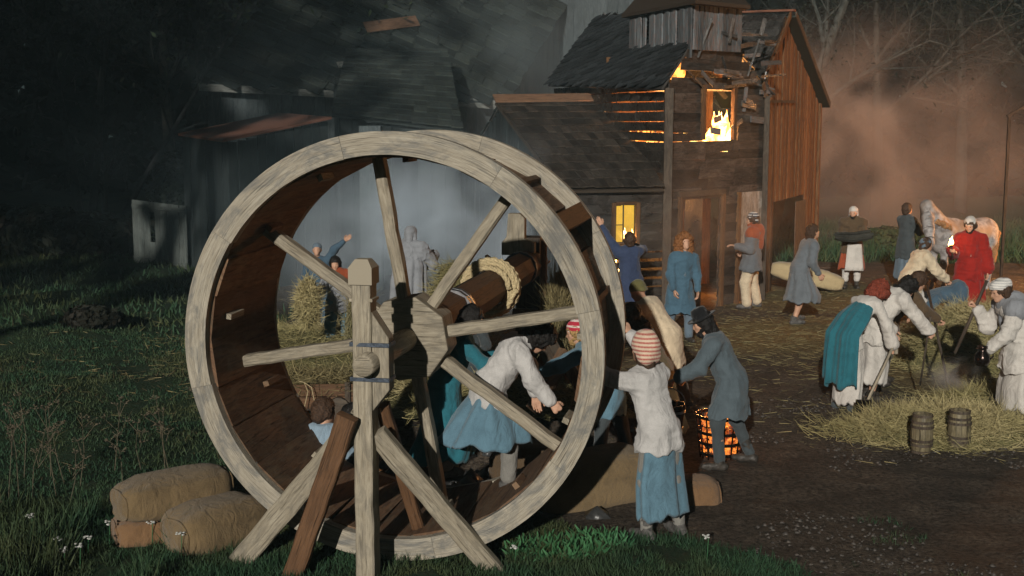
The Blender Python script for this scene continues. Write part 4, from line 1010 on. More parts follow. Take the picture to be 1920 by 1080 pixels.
for k in range(NB):
    a = 2 * math.pi * (k + .5) / NB; r = 1.486 + random.uniform(-.020, .012); w = 2 * math.pi * r / NB * random.uniform(.965, .99)
    c = Vector((r * math.cos(a), WL / 2, WZ + r * math.sin(a)))
    board('drum_board', (c.x, .03, c.z), (c.x, WL - .045, c.z), w, .035, M['drum_wood'], wheel, up=(-math.sin(a), 0, math.cos(a)), roll=R_(random.uniform(-1.5, 1.5)))
    if k % 2 == 0:
        a2 = a + random.uniform(-.05, .05); r2 = 1.43; y0 = random.choice((.25, .45, .8)); c = Vector((r2 * math.cos(a2), 0, WZ + r2 * math.sin(a2)))
        board('cleat', (c.x, y0, c.z), (c.x, y0 + .26, c.z), .045, .05, M['pale_wood' if k % 4 == 0 else 'drum_wood'], wheel, up=(-math.sin(a2), 0, math.cos(a2)))
    if k % 3 == 0:
        a3 = a + .1; c = Vector((1.53 * math.cos(a3), 0, WZ + 1.53 * math.sin(a3)))
        board('batten', (c.x, .06, c.z), (c.x, WL - .06, c.z), .05, .06, M['drum_wood'], wheel, up=(-math.sin(a3), 0, math.cos(a3)))
# ledger block between the two rims, upper right
a3 = R_(37); c = Vector((1.60 * math.cos(a3), 0, WZ + 1.60 * math.sin(a3)))
board('tie_block', (c.x, .05, c.z), (c.x, WL - .05, c.z), .16, .10, M['brown_wood'], wheel, up=(-math.sin(a3), 0, math.cos(a3)))
SY = .60
for k in range(8):
    a = R_(10 + 45 * k); u = Vector((math.cos(a), 0, math.sin(a))); c = Vector((0, SY, WZ))
    g = Geo(); g.hewn(c + u * .27, c + u * 1.47, .095, .125, up=(0, 1, 0), jit=.004, ch=.16)
    o = g.build('spoke', M['pale_wood'], wheel)
g = Geo(); V = []; 
for y in (SY - .15, SY + .16):
    for k in range(8): a = R_(10 + 22.5 + 45 * k); V.append((.35 * math.cos(a), y, WZ + .35 * math.sin(a)))
F = [tuple(range(8)), tuple(range(15, 7, -1))] + [(k + 8, (k + 1) % 8 + 8, (k + 1) % 8, k) for k in range(8)]
UV = [[(V[i][0], V[i][2]) for i in f] for f in F[:2]] + [[(0, 0), (.27, 0), (.27, .3), (0, .3)]] * 8
g.add(V, F, UV); o = g.build('hub', M['pale_wood'], wheel); md = o.modifiers.new('b', 'BEVEL'); md.width = .012; md.segments = 2
g = Geo(); g.tube([(0, -.66, WZ), (0, -.65, WZ), (0, -.46, WZ), (0, SY, WZ)], [.068, .082, .084, .09], 20); g.build('axle_pin', M['pale_wood'], wheel, True)
g = Geo(); g.tube([(0, SY + .15, WZ), (0, 5.9, WZ)], .19, 8); g.build('axle_beam', M['brown_wood'], wheel)
for y in (1.9, 2.0, 5.2):
    g = Geo(); g.tube([(0, y, WZ), (0, y + .07, WZ)], .205, 16); g.build('axle_band', M['steel'] if y < 3 else M['iron'], wheel)
# rope wound round the axle
rp = empty('rope_coil', wl(0, 3.6, 0), -PHI, 'thick coil of hemp rope wound round the axle behind the wheel', 'rope')
def rope(name, pts, r, parent, mat='rope'):
    g = Geo(); P = [np.array(p, float) for p in pts]; L = 0; st = [[], [], []]
    for i, p in enumerate(P):
        t = nrm(P[min(i + 1, len(P) - 1)] - P[max(i - 1, 0)]); L += np.linalg.norm(P[i] - P[i - 1]) if i else 0
        x = nrm(np.cross(t, (0.13, .2, 1))); y = np.cross(t, x)
        for k in range(3): a = L / r * .9 + 2.09 * k; st[k].append(p + (x * math.cos(a) + y * math.sin(a)) * r * .52)
    for k in range(3): g.tube(st[k], r * .58, 6)
    return g.build(name, M[mat], parent, True)
pts = []
for i in range(0, 5 * 26 + 1): a = 2 * math.pi * i / 26; rr = .220 + .045 * (i // 65); pts.append((rr * math.cos(a), -.12 + .075 * (i / 26 if i < 65 else 5 - i / 26), WZ + rr * math.sin(a)))
rope('rope_windings', pts, .032, rp)
rope('rope_windings', [(x * 1.10, y + .02, (z - WZ) * 1.10 + WZ) for x, y, z in pts[70:125]], .03, rp)
rope('rope_fall', [(-.24 + .01 * math.sin(k), -.55 + .0 * k, WZ - .05 - k * .09) for k in range(22)], .026, rp)

# ------------------------------------------------------------------ front trestle that carries the wheel
fb = wl(-.05, -.45, 0)
tr = empty('wheel_trestle', fb, 0, 'front timber trestle, capped post with iron straps and three long braces', 'frame'); ORI[tr.name] = Vector(fb)
def prism(name, poly, y0, y1, mat, parent, bev=.008):
    """polygon in the wheel's x-z plane pulled along its axis; world coordinates"""
    n = len(poly); V = [wl(x, y0, z) for x, z in poly] + [wl(x, y1, z) for x, z in poly]; g = Geo()
    F = [tuple(range(n)), tuple(range(2 * n - 1, n - 1, -1))] + [(k + n, (k + 1) % n + n, (k + 1) % n, k) for k in range(n)]
    UV = [[(poly[i % n][1], poly[i % n][0]) for i in f] for f in F[:2]] + [[(poly[k][1], 0), (poly[(k + 1) % n][1], 0), (poly[(k + 1) % n][1], .2), (poly[k][1], .2)] for k in range(n)]
    g.add([tuple(v) for v in V], F, UV); o = g.build(name, mat, parent)
    if bev: md = o.modifiers.new('b', 'BEVEL'); md.width = bev; md.segments = 2; md.limit_method = 'ANGLE'
    return o
Geo().hewn(tuple(wl(-.05, -.455, -.15)), tuple(wl(-.05, -.455, 2.22)), .165, .14, up=(math.cos(PHI), -math.sin(PHI), 0), jit=.0035, seg=16, ch=.07).build('post', M['pale_wood'], tr)
prism('post_collar', [(-.138, 2.10), (.038, 2.10), (.038, 2.125), (-.138, 2.125)], -.535, -.375, M['pale_wood'], tr, .004)
g = Geo(); c = wl(-.05, -.455, 2.23); V = []
for z, w in ((0, .088), (.12, .088), (.18, .048)):
    for x, y in ((-1, -1), (1, -1), (1, 1), (-1, 1)): V.append(tuple(wl(-.05 + x * w, -.455 + y * w, 2.225 + z)))
g.add(V, [(3, 2, 1, 0), (8, 9, 10, 11)] + [(j * 4 + k, j * 4 + (k + 1) % 4, j * 4 + 4 + (k + 1) % 4, j * 4 + 4 + k) for j in (0, 1) for k in range(4)]); g.build('post_cap', M['pale_wood'], tr)
prism('bearing_cheek', [(.022, 1.30), (.15, 1.46), (.15, 1.84), (.022, 2.03)], -.520, -.390, M['pale_wood'], tr)
for z in (1.535, 1.79): prism('iron_strap', [(-.140, z - .015), (.158, z - .015), (.158, z + .015), (-.140, z + .015)], -.537, -.373, M['iron'], tr, .002)
def lb(name, a, b, w, t, mat, up): 
    g = Geo(); g.hewn(tuple(a), tuple(b), w, t, up=up, jit=.004, seg=12, ch=.12); o = g.build(name, M[mat], tr)
ax = (math.sin(PHI), math.cos(PHI), 0)
e = G(448, 1044); lb('brace', wl(-.10, -.40, 1.22), (e.x, e.y, -.05), .175, .085, 'pale_wood', ax)
e = G(540, 1078); lb('brace', wl(-.13, -.62, 1.28), (e.x, e.y, -.12), .15, .09, 'brown_wood', ax)
e = G(935, 1062); lb('brace', wl(.02, -.44, 1.12), (e.x, e.y, -.08), .155, .085, 'pale_wood', ax)
e = wl(.16, .30, 0); lb('stay', wl(.03, -.3, 1.3), (e.x, e.y, .05), .09, .10, 'brown_wood', (1, 0, 0))
# rear trestle under the far end of the axle
rb_ = wl(.05, 5.9, 0); rt = empty('rear_trestle', rb_, 0, 'dark rear winch post with pale capped head at the far end of the axle', 'frame'); ORI[rt.name] = Vector(rb_)
prism('post', [(-.16, -.1), (.14, -.1), (.14, 1.98), (-.16, 1.98)], 5.75, 6.05, M['dark_wood'], rt)
prism('post_cap', [(-.30, 1.78), (.10, 1.78), (.10, 1.93), (-.02, 1.98), (-.02, 2.22), (-.08, 2.28), (-.22, 2.28), (-.24, 2.0), (-.30, 1.93)], 5.6, 5.74, M['pale_wood'], rt)
prism('side_pole', [(.17, -.1), (.24, -.1), (.24, 2.3), (.17, 2.3)], 5.62, 5.7, M['annex_planks'], rt)
prism('strut', [(-.14, 1.15), (-.14, 1.45), (-.55, 1.75), (-.55, 1.62)], 5.8, 5.95, M['dark_wood'], rt)
prism('strut', [(.16, 1.20), (.85, .10), (.70, .05), (.16, .90)], 5.5, 5.6, M['dark_wood'], rt)
prism('cross_rail', [(-.18, 1.02), (.4, 1.02), (.4, 1.12), (-.18, 1.12)], 5.66, 5.74, M['brown_wood'], rt)
lb_ = Geo(); a_ = G(1003, 735); lb_.beam(tuple(PT(1062, 660, 13.2)), (PT(1000, 770, 12.9)).to_tuple(), .10, .16); o = lb_.build('capstan_bar', M['drum_wood']); tag(o, 'slanting dark timber bar held near the far rim behind the wheel', 'beam')
o = Geo().beam(tuple(PT(1012, 620, 13.6)), tuple(PT(1052, 700, 13.3)), .14, .2).build('timber', M['dark_wood']); tag(o, 'short dark slanting timber behind the right side of the wheel', 'beam')

# ------------------------------------------------------------------ sacks
def spw(v, e): return np.sign(v) * np.abs(v) ** e
def sack(label, c, size, rz, mat='burlap', seed=0, ry=0, rx=0, ear=True, group=None, name='sack', cat='sack'):
    n, m = 44, 26; U = np.linspace(0, 2 * math.pi, n, endpoint=False); W_ = np.linspace(-math.pi / 2, math.pi / 2, m)
    u, w = np.meshgrid(U, W_); e = .62
    P = np.stack([spw(np.sin(w), .42), spw(np.cos(w), .42) * spw(np.cos(u), e), spw(np.cos(w), .42) * spw(np.sin(u), e)], -1)
    t = np.abs(P[..., 0]); P[..., 1] *= 1 - .10 * t ** 4; P[..., 2] *= 1 - .13 * t ** 3
    P[..., 2] = np.where(P[..., 2] < 0, P[..., 2] * .88, P[..., 2] * (1.03 + .04 * np.cos(P[..., 0] * 2)))
    P = P * np.array(size) / 2
    nz = fbm(P * 6 + seed * 7, seed, 3) - .5; wr = np.sin(P[..., 0] * 30 + fbm(P * 5, seed) * 9) * .006 * np.clip(t * 2 - .6, 0, 1)
    D = P / (np.linalg.norm(P, axis=-1, keepdims=True) + 1e-9); P = P + D * (nz * .055 + wr * .5)[..., None]
    V = P.reshape(-1, 3); F = [(j * n + k, j * n + (k + 1) % n, (j + 1) * n + (k + 1) % n, (j + 1) * n + k) for j in range(m - 1) for k in range(n)]
    root = empty(name, c, 0, label, cat, group)
    V = folds(V, np.array(F)[:, ::-1], .016, (5, 9, 9), seed); o = fast_mesh('sack_body', V, np.array(F)[:, ::-1], M[mat], root, True)
    root.rotation_euler = (rx, ry, rz)
    if ear:
        for sx in (-1, 1):
            j = 4 if sx < 0 else m - 5; g = Geo(); ring = [V[j * n + k] * 1.004 for k in range(n)] + [V[j * n] * 1.004]
            g.tube(ring, [.0075 + .003 * random.random() for _ in ring], 5, cap=False); g.build('seam', M[mat], root, True)
    return root
sp_ = G(330, 1000); Yb = 9.95
sack('tan sack lying on top of two others at the left foot of the wheel', PT(325, 925, Yb + .15) , (.98, .50, .36), R_(38), seed=1, ry=R_(-2))
sack('bulging tan sack on the grass against the rim, lower right of the pile', PT(408, 985, Yb - .05), (.86, .56, .42), R_(48), seed=2)
sack('reddish sack at the bottom left of the sack pile', PT(285, 993, Yb + .05), (.62, .46, .30), R_(25), 'burlap_red', seed=3)
sack('large shadowed sack on the ground right behind the wheel rim', PT(1110, 905, 10.9), (1.15, .60, .55), R_(20), seed=4, ry=R_(-6))
sack('sack leaning low behind the pushing woman, mostly dark', PT(1010, 880, 11.3), (.9, .5, .5), R_(-10), 'brown' , seed=5)
sack('brown sack standing behind the legs of the pushing woman', PT(1290, 932, 10.9), (.55, .45, .36), R_(10), 'burlap_red', seed=6)
# ------------------------------------------------------------------ barrels
def barrel(label, at, h, r, seed, lid='barrel_wood'):
    p = G(*at); root = empty('barrel', (p.x, p.y, ground_z(p.x, p.y)), R_(seed * 40), label, 'barrel')
    ns = 14
    for k in range(ns):
        g = Geo(); V = []; a0, a1 = 2 * math.pi * k / ns + .01, 2 * math.pi * (k + 1) / ns - .01
        for j in range(9):
            t = j / 8; rr = r * (.82 + .18 * math.sin(math.pi * t))
            for a in (a0, a1):
                V.append((rr * math.cos(a), rr * math.sin(a), h * t)); 
            for a in (a1, a0): V.append(((rr - .02) * math.cos(a), (rr - .02) * math.sin(a), h * t))
        F = [(j * 4 + q, j * 4 + (q + 1) % 4, j * 4 + 4 + (q + 1) % 4, j * 4 + 4 + q) for j in range(8) for q in range(4)] + [(0, 3, 2, 1), (32, 33, 34, 35)]
        UV = [[(h * j / 8, q * .05), (h * j / 8, q * .05 + .05), (h * (j + 1) / 8, q * .05 + .05), (h * (j + 1) / 8, q * .05)] for j in range(8) for q in range(4)] + [[(0, 0)] * 4] * 2
        g.add(V, F, UV); g.build('stave', M['barrel_wood'], root)
    for t in (.04, .22, .33, .68, .80, .96):
        rr = r * (.82 + .18 * math.sin(math.pi * t)) + .004; g = Geo(); prof = [(rr - .004, -.013), (rr + .004, -.013), (rr + .004, .013), (rr - .004, .013), (rr - .004, -.013)]
        g.lathe(prof, (0, 0, h * t), 24); g.build('hoop', M['dark_wood'], root)
    g = Geo(); g.lathe([(.001, 0), (r * .80, 0), (r * .80, .015), (.001, .016)], (0, 0, h - .045), 20); g.build('lid', M[lid], root)
barrel('small dark banded wooden keg in front of the hay, left one', (1727, 848), .41, .112, 1)
barrel('small dark banded wooden keg in front of the hay, right one', (1797, 838), .42, .118, 2)
# ------------------------------------------------------------------ loose straw, hay, grass
def strands(name, P, D, L, Wd, mat, parent=None, bend=.0, loc=None):
    """thin bent blades: P base points, D directions, L lengths, Wd widths"""
    n = len(P); D = D / (np.linalg.norm(D, axis=1, keepdims=True) + 1e-9); s = np.cross(D, RNG.normal(size=(n, 3))); s /= np.linalg.norm(s, axis=1, keepdims=True) + 1e-9
    mid = P + D * (L * .5)[:, None] + np.array((0, 0, 1)) * (bend * L)[:, None]; tip = P + D * L[:, None]
    V = np.stack([P - s * Wd[:, None] / 2, P + s * Wd[:, None] / 2, mid + s * Wd[:, None] * .45, mid - s * Wd[:, None] * .45, tip + s * Wd[:, None] * .12, tip - s * Wd[:, None] * .12], 1).reshape(-1, 3)
    b = np.arange(n)[:, None] * 6; F = np.concatenate([b + np.array([[0, 1, 2, 3]]), b + np.array([[3, 2, 4, 5]])])
    return fast_mesh(name, V, F, M[mat], parent, False, loc)
def rnd(n, *s): return RNG.uniform(0, 1, (n, *s))
def haypile(label, c, rx, ry, h, n, mat='hay', seed=0, name='hay_pile', L=.21, wd=.005, rz=0):
    gx, gy = 30, 24; U, W_ = np.meshgrid(np.linspace(-1, 1, gx), np.linspace(-1, 1, gy)); 
    def hz(u, w):
        r = np.sqrt(u * u + w * w); q = np.clip(1 - r ** 2.2, 0, 1) ** .8
        return h * q * (.55 + .9 * fbm(np.stack([u * 1.8, w * 1.8, u * 0 + seed], -1), seed)) - .03
    Z = hz(U, W_); V = np.stack([U * rx, W_ * ry, Z], -1).reshape(-1, 3); i = np.arange(gx * gy).reshape(gy, gx)
    F = np.stack([i[:-1, :-1], i[:-1, 1:], i[1:, 1:], i[1:, :-1]], -1).reshape(-1, 4)
    root = empty(name, (c.x, c.y, ground_z(c.x, c.y)), rz, label, 'hay pile' if mat == 'hay' else 'straw')
    fast_mesh('mound', V, F, M['haybed'], root, True)
    a = rnd(n) * 2 * math.pi; r = np.sqrt(rnd(n)) * (.88 + .55 * rnd(n) ** 3) * (.85 + .3 * vnoise(np.stack([np.cos(a) * 2 + seed, np.sin(a) * 2, a * 0], -1), seed)); u, w = r * np.cos(a), r * np.sin(a)
    P = np.stack([u * rx, w * ry, np.maximum(hz(u, w), -.0) + rnd(n) * .035 + .01], -1)
    D = RNG.normal(size=(n, 3)) * np.array((1, 1, .34)); D[:, 2] += .12
    st = strands('straw', P, D, L * (.4 + rnd(n)), wd * (.6 + rnd(n)), mat, root, -.08); st['kind'] = 'stuff'
    return root
plain('haybed', (.13, .12, .05), .95, 0, 30, .5, .9)
haypile('broad low pile of yellow hay spread behind the two kegs', G(1765, 812), 1.12, .62, .30, 17000, seed=1)
haypile('rounded heap of greenish hay in the middle of the yard', G(1815, 680), 1.0, 1.0, .66, 17000, seed=2)
haypile('hay at the feet of the person with the white headscarf', G(1885, 770), .9, .8, .22, 6000, seed=3)
haypile('greenish hay strewn behind the left people, seen through the wheel', G(560, 650), 1.8, 1.6, .22, 7000, seed=4)
haypile('bed of hay around the winch, seen through the lower spokes', G(960, 735), 1.6, 1.2, .25, 8000, seed=5)
haypile('yellow hay heaped just above the wheel hub, seen between spokes', PT(850, 610, 16.5), .55, .6, 1.25, 5000, seed=6)
# straw litter on the ground
n = 17000; k = RNG.randint(0, len(STRAW_SPOTS), n); cc = np.array([(s[0].x, s[0].y, s[1] * .75, s[2] * .75) for s in STRAW_SPOTS])[k]
P = np.stack([cc[:, 0] + RNG.normal(size=n) * cc[:, 2], cc[:, 1] + RNG.normal(size=n) * cc[:, 3], np.zeros(n)], -1); P[:, 2] = gz(P[:, 0], P[:, 1]) + .012
D = RNG.normal(size=(n, 3)) * np.array((1, 1, .12))
o = strands('straw_litter', P, D, .06 + .14 * rnd(n), .004 + .005 * rnd(n), 'straw'); tag(o, 'loose yellow straw scattered over the muddy yard', 'straw', kind='stuff')
# gravel and clods on the dark track, lower right
n = 9000; x = RNG.uniform(1.2, 8.2, n); y = RNG.uniform(8.6, 15, n); md_ = mud_mask(x, y); kp = (md_ > .6) & (fbm(np.stack([x * .8, y * .8, x * 0], -1), 4) > .48); x, y = x[kp], y[kp]; n = len(x)
tv = np.array([(1, 0, 0), (-1, 0, 0), (0, 1, 0), (0, -1, 0), (0, 0, .8), (0, 0, -.6)], float); tf = np.array([(0, 2, 4), (2, 1, 4), (1, 3, 4), (3, 0, 4), (2, 0, 5), (1, 2, 5), (3, 1, 5), (0, 3, 5)])
sz = .006 + .020 * rnd(n) ** 3; rot = rnd(n) * 6.28; c_, s_ = np.cos(rot), np.sin(rot)
V = tv[None] * (sz[:, None, None]) * (1 + .5 * rnd(n, 6, 1)) ; V = np.stack([V[..., 0] * c_[:, None] - V[..., 1] * s_[:, None], V[..., 0] * s_[:, None] + V[..., 1] * c_[:, None], V[..., 2]], -1) + np.stack([x, y, gz(x, y)], -1)[:, None]
o = fast_mesh('gravel', V.reshape(-1, 3), (tf[None] + (np.arange(n) * 6)[:, None, None]).reshape(-1, 3), M['pebble']); tag(o, 'small wet stones and clods on the dark track', 'gravel', kind='stuff')
# wet rubble round the pit below the axle
n = 260; x = RNG.normal(-.35, .55, n); y = RNG.normal(12.6, .8, n); z = gz(x, y); sz = .04 + .09 * rnd(n) ** 2; rot = rnd(n) * 6.28; c_, s_ = np.cos(rot), np.sin(rot)
V = tv[None] * (sz[:, None, None]) * (1 + .6 * rnd(n, 6, 1)); V = np.stack([V[..., 0] * c_[:, None] - V[..., 1] * s_[:, None], V[..., 0] * s_[:, None] + V[..., 1] * c_[:, None], V[..., 2]], -1) + np.stack([x, y, z], -1)[:, None]
o = fast_mesh('rubble', V.reshape(-1, 3), (tf[None] + (np.arange(n) * 6)[:, None, None]).reshape(-1, 3), M['stone']); tag(o, 'wet glistening rubble around the pit under the winch', 'rubble', kind='stuff')
# grass
def grass(n, x0, x1, y0, y1, h, w, keep, mat='grass_blades', name='grass', label='short dark green grass', lean=.45, clump=1.6):
    x = RNG.uniform(x0, x1, n); y = RNG.uniform(y0, y1, n); d = fbm(np.stack([x * clump, y * clump, x * 0], -1), 21)
    k = keep(x, y, d); x, y, d = x[k], y[k], d[k]; n = len(x); P = np.stack([x, y, gz(x, y) - .01], -1)
    D = RNG.normal(size=(n, 3)) * lean; D[:, 2] = 1
    return tag(strands(name, P, D, h * (.45 + rnd(n)) * (.5 + d), w * (.6 + .8 * rnd(n)), mat, None, .02), label, 'grass', kind='stuff')
on_grass = lambda x, y, d: (1 - mud_mask(x, y) > .35 + .5 * rnd(len(x)) * .8) & (d > .30)
in_view = lambda x, y: (np.abs(x) < .43 * y + 1)
grass(60000, -5, 2.8, 8.3, 10.8, .075, .0055, lambda x, y, d: on_grass(x, y, d) & in_view(x, y), label='tufted green grass along the foreground')
grass(75000, -9, 1, 10.6, 19, .05, .009, lambda x, y, d: on_grass(x, y, d) & in_view(x, y), label='rough dark grass in the field left of the wheel', clump=1.1)
grass(30000, -16, 0, 19, 40, .12, .022, lambda x, y, d: on_grass(x, y, d) & in_view(x, y), label='dim grass in the far field at the left', clump=.6)
grass(16000, 5, 22, 28, 40, .32, .02, lambda x, y, d: (y > 29.5 - .0 * x) & in_view(x, y), label='tall weeds and grass behind the horse and yard', clump=.6)
grass(6000, -5.2, -2.6, 8.4, 10.4, .24, .009, lambda x, y, d: (d > .5), label='long coarse grass in the bottom left corner', lean=.35)
grass(2600, 1.7, 3.4, 8.9, 10.6, .05, .005, lambda x, y, d: d > .5, label='thin patch of short grass on the track at the bottom right')
grass(1500, -.1, 1.1, 9.2, 9.95, .10, .022, lambda x, y, d: np.hypot((x - .45) / .50, (y - 9.6) / .28) < 1, 'leaf_bright', 'leafy_weed', 'bright green leafy weeds at the feet of the pushing woman', lean=.9)
grass(6500, -9, -1, 10, 22, .09, .005, lambda x, y, d: (d > .55) & in_view(x, y), 'grass_dry', 'dry_grass', 'dry yellow stems scattered through the left field', lean=1.2)
n = 42000; P = np.stack([RNG.uniform(-42, 45, n), RNG.uniform(54, 60, n), RNG.uniform(-.3, 13, n) ], -1); P[:, 2] *= .6 + .5 * fbm(P * np.array((.15, 0, 0)), 3)  # leaf wall added behind the yard to block the bright far haze
a = RNG.normal(size=(n, 3)); a /= np.linalg.norm(a, axis=1)[:, None]; b_ = np.cross(a, RNG.normal(size=(n, 3))); b_ /= np.linalg.norm(b_, axis=1)[:, None]; s_ = .55 * (.5 + rnd(n))[:, None]
o = fast_mesh('woods', np.stack([P - a * s_, P + b_ * s_ * .5, P + a * s_, P - b_ * s_ * .5], 1).reshape(-1, 3), np.arange(n * 4).reshape(-1, 4), M['leaf_wood']); tag(o, 'black wall of woods added behind the yard to block the bright haze', 'woods', kind='stuff')
# dry umbel weeds, each one a plant
def weed(px, py, h, seed, group='dry umbel weeds in the left field'):
    p = G(px, py); root = empty('dry_weed', (p.x, p.y, ground_z(p.x, p.y)), 0, 'dry brown flower stalk with umbel heads in the grass left of the wheel', 'weed', group)
    g = Geo(); r = random.Random(seed); top = np.array((r.uniform(-.12, .12), r.uniform(-.1, .1), h)); g.tube([(0, 0, 0), top * .5 + (r.uniform(-.05, .05), 0, 0), top], [.004, .003, .002], 5)
    tips = [top]
    for k in range(3):
        b = top * r.uniform(.45, .85); e = b + np.array((r.uniform(-.2, .2), r.uniform(-.15, .15), r.uniform(.1, .25))) * h; g.tube([b, e], [.004, .002], 4); tips.append(e)
    g.build('stem', M['drystem'], root)
    g = Geo()
    for t in tips:
        for q in range(7):
            e = t + np.array((r.uniform(-.05, .05), r.uniform(-.05, .05), r.uniform(.01, .04))); g.tube([t, e], [.002, .002], 3); g.ell(e, (.010, .010, .006), None, 5, 3)
    g.build('umbel', M['drystem'], root)['kind'] = 'stuff'
plain('drystem', (.11, .09, .06), .9, 0, 30, .3, .2)
for i, (px, py, h) in enumerate(((15, 930, .75), (35, 925, .85), (60, 930, .6), (105, 925, .8), (120, 900, .55), (150, 905, .65), (215, 880, .7), (310, 880, .75), (318, 890, .6), (265, 880, .5), (95, 890, .7), (45, 890, .8), (380, 800, .6), (230, 905, .45), (5, 960, .7), (130, 940, .5))):
    weed(px, py, h, i)
for i, (px, py) in enumerate(((110, 1035), (165, 1045), (285, 1015), (310, 1008), (340, 1040), (120, 1055), (205, 1022), (965, 1055), (1325, 1060), (60, 1010), (150, 1060))):
    p = G(px, py); root = empty('white_flower', (p.x, p.y, ground_z(p.x, p.y)), 0, 'small white umbel flower in the foreground grass', 'flower', 'white flowers in the foreground grass'); h = random.uniform(.12, .22)
    g = Geo(); g.tube([(0, 0, 0), (.01, 0, h)], .003, 4); g.build('stem', M['leaf_bright'], root)
    g = Geo()
    for q in range(9): g.ell((random.uniform(-.03, .03), random.uniform(-.03, .03), h + random.uniform(-.01, .015)), (.012, .012, .006), None, 5, 3)
    g.build('blossom', M['flower_white'], root)
# ------------------------------------------------------------------ trees
def tree(label, base, h, r, mat, leaf, seed, lean=(0, 0), nl=900, ls=.16, spread=.35, droop=0, crown0=.35, group=None, leafn='crown'):
    rr = random.Random(seed); root = empty('tree', base, 0, label, 'tree', group); g = Geo(); tips = []
    def br(p, d, L, r0, lev):
        n = 5; pts = [p]; q = p.copy(); dd = d.copy()
        for i in range(n):
            dd = (dd + Vector((rr.uniform(-1, 1), rr.uniform(-1, 1), rr.uniform(-.5, .6))) * (.10 + .06 * lev)).normalized(); q = q + dd * L / n; pts.append(q.copy())
            if lev < 3 and (i >= 1 or lev > 0):
                for _ in range(2 if lev < 2 else 1):
                    if lev == 0 and (i + 1) / n < crown0: continue
                    a = rr.uniform(0, 6.28); s = dd.orthogonal().normalized(); s = Matrix.Rotation(a, 3, dd) @ s; nd_ = (dd * .7 + s * rr.uniform(.5, 1.1) + Vector((0, 0, .15 - droop))).normalized()
                    br(q.copy(), nd_, L * rr.uniform(.35, .6), r0 * (1 - .12 * i) * .45, lev + 1)
            if lev >= 2: tips.append(q.copy())
        g.tube(pts, [r0 * (1 - .75 * i / n) for i in range(n + 1)], 6 if lev < 2 else 3, cap=False)
    br(Vector((0, 0, -.2)), Vector((lean[0], lean[1], 1)).normalized(), h, r, 0)
    g.build('trunk', M[mat], root, True)
    if nl and tips:
        T = np.array([tuple(t) for t in tips]); P = T[RNG.randint(0, len(T), nl)] + RNG.normal(size=(nl, 3)) * spread
        V = P[:, None] + RNG.normal(size=(nl, 4, 3)) * 0; a = RNG.normal(size=(nl, 3)); a /= np.linalg.norm(a, axis=1)[:, None]; b = np.cross(a, RNG.normal(size=(nl, 3))); b /= np.linalg.norm(b, axis=1)[:, None]
        s_ = (ls * (.5 + rnd(nl)))[:, None]; V = np.stack([P - a * s_, P + b * s_ * .45, P + a * s_, P - b * s_ * .45], 1).reshape(-1, 3)
        fast_mesh(leafn, V, np.arange(nl * 4).reshape(-1, 4), M[leaf], root)
    return root
def at_far(px, Y): p = PT(px, 400, Y); return Vector((p.x, Y, 0))
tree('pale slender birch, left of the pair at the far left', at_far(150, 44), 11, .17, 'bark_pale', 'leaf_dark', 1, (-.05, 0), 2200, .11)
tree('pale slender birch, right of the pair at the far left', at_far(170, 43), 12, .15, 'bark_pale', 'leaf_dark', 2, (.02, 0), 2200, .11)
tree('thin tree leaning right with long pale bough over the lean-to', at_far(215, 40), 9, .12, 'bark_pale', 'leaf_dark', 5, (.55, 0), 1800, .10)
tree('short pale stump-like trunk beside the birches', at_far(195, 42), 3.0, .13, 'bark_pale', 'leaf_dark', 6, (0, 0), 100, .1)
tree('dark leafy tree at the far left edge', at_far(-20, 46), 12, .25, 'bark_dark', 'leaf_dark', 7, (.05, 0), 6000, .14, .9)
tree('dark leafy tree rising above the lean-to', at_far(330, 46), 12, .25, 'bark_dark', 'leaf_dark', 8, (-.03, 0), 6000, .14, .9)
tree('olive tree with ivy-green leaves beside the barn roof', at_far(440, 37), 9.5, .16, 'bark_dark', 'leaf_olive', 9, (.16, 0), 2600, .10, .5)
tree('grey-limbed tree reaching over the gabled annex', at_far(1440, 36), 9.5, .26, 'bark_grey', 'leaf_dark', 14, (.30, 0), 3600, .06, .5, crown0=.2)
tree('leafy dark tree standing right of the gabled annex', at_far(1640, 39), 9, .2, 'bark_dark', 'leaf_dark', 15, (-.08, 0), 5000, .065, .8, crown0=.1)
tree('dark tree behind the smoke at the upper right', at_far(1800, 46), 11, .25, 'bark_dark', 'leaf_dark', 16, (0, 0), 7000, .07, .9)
tree('dark tree at the far right edge behind the smoke', at_far(1980, 44), 11, .25, 'bark_dark', 'leaf_dark', 17, (0, 0), 7000, .07, .9)
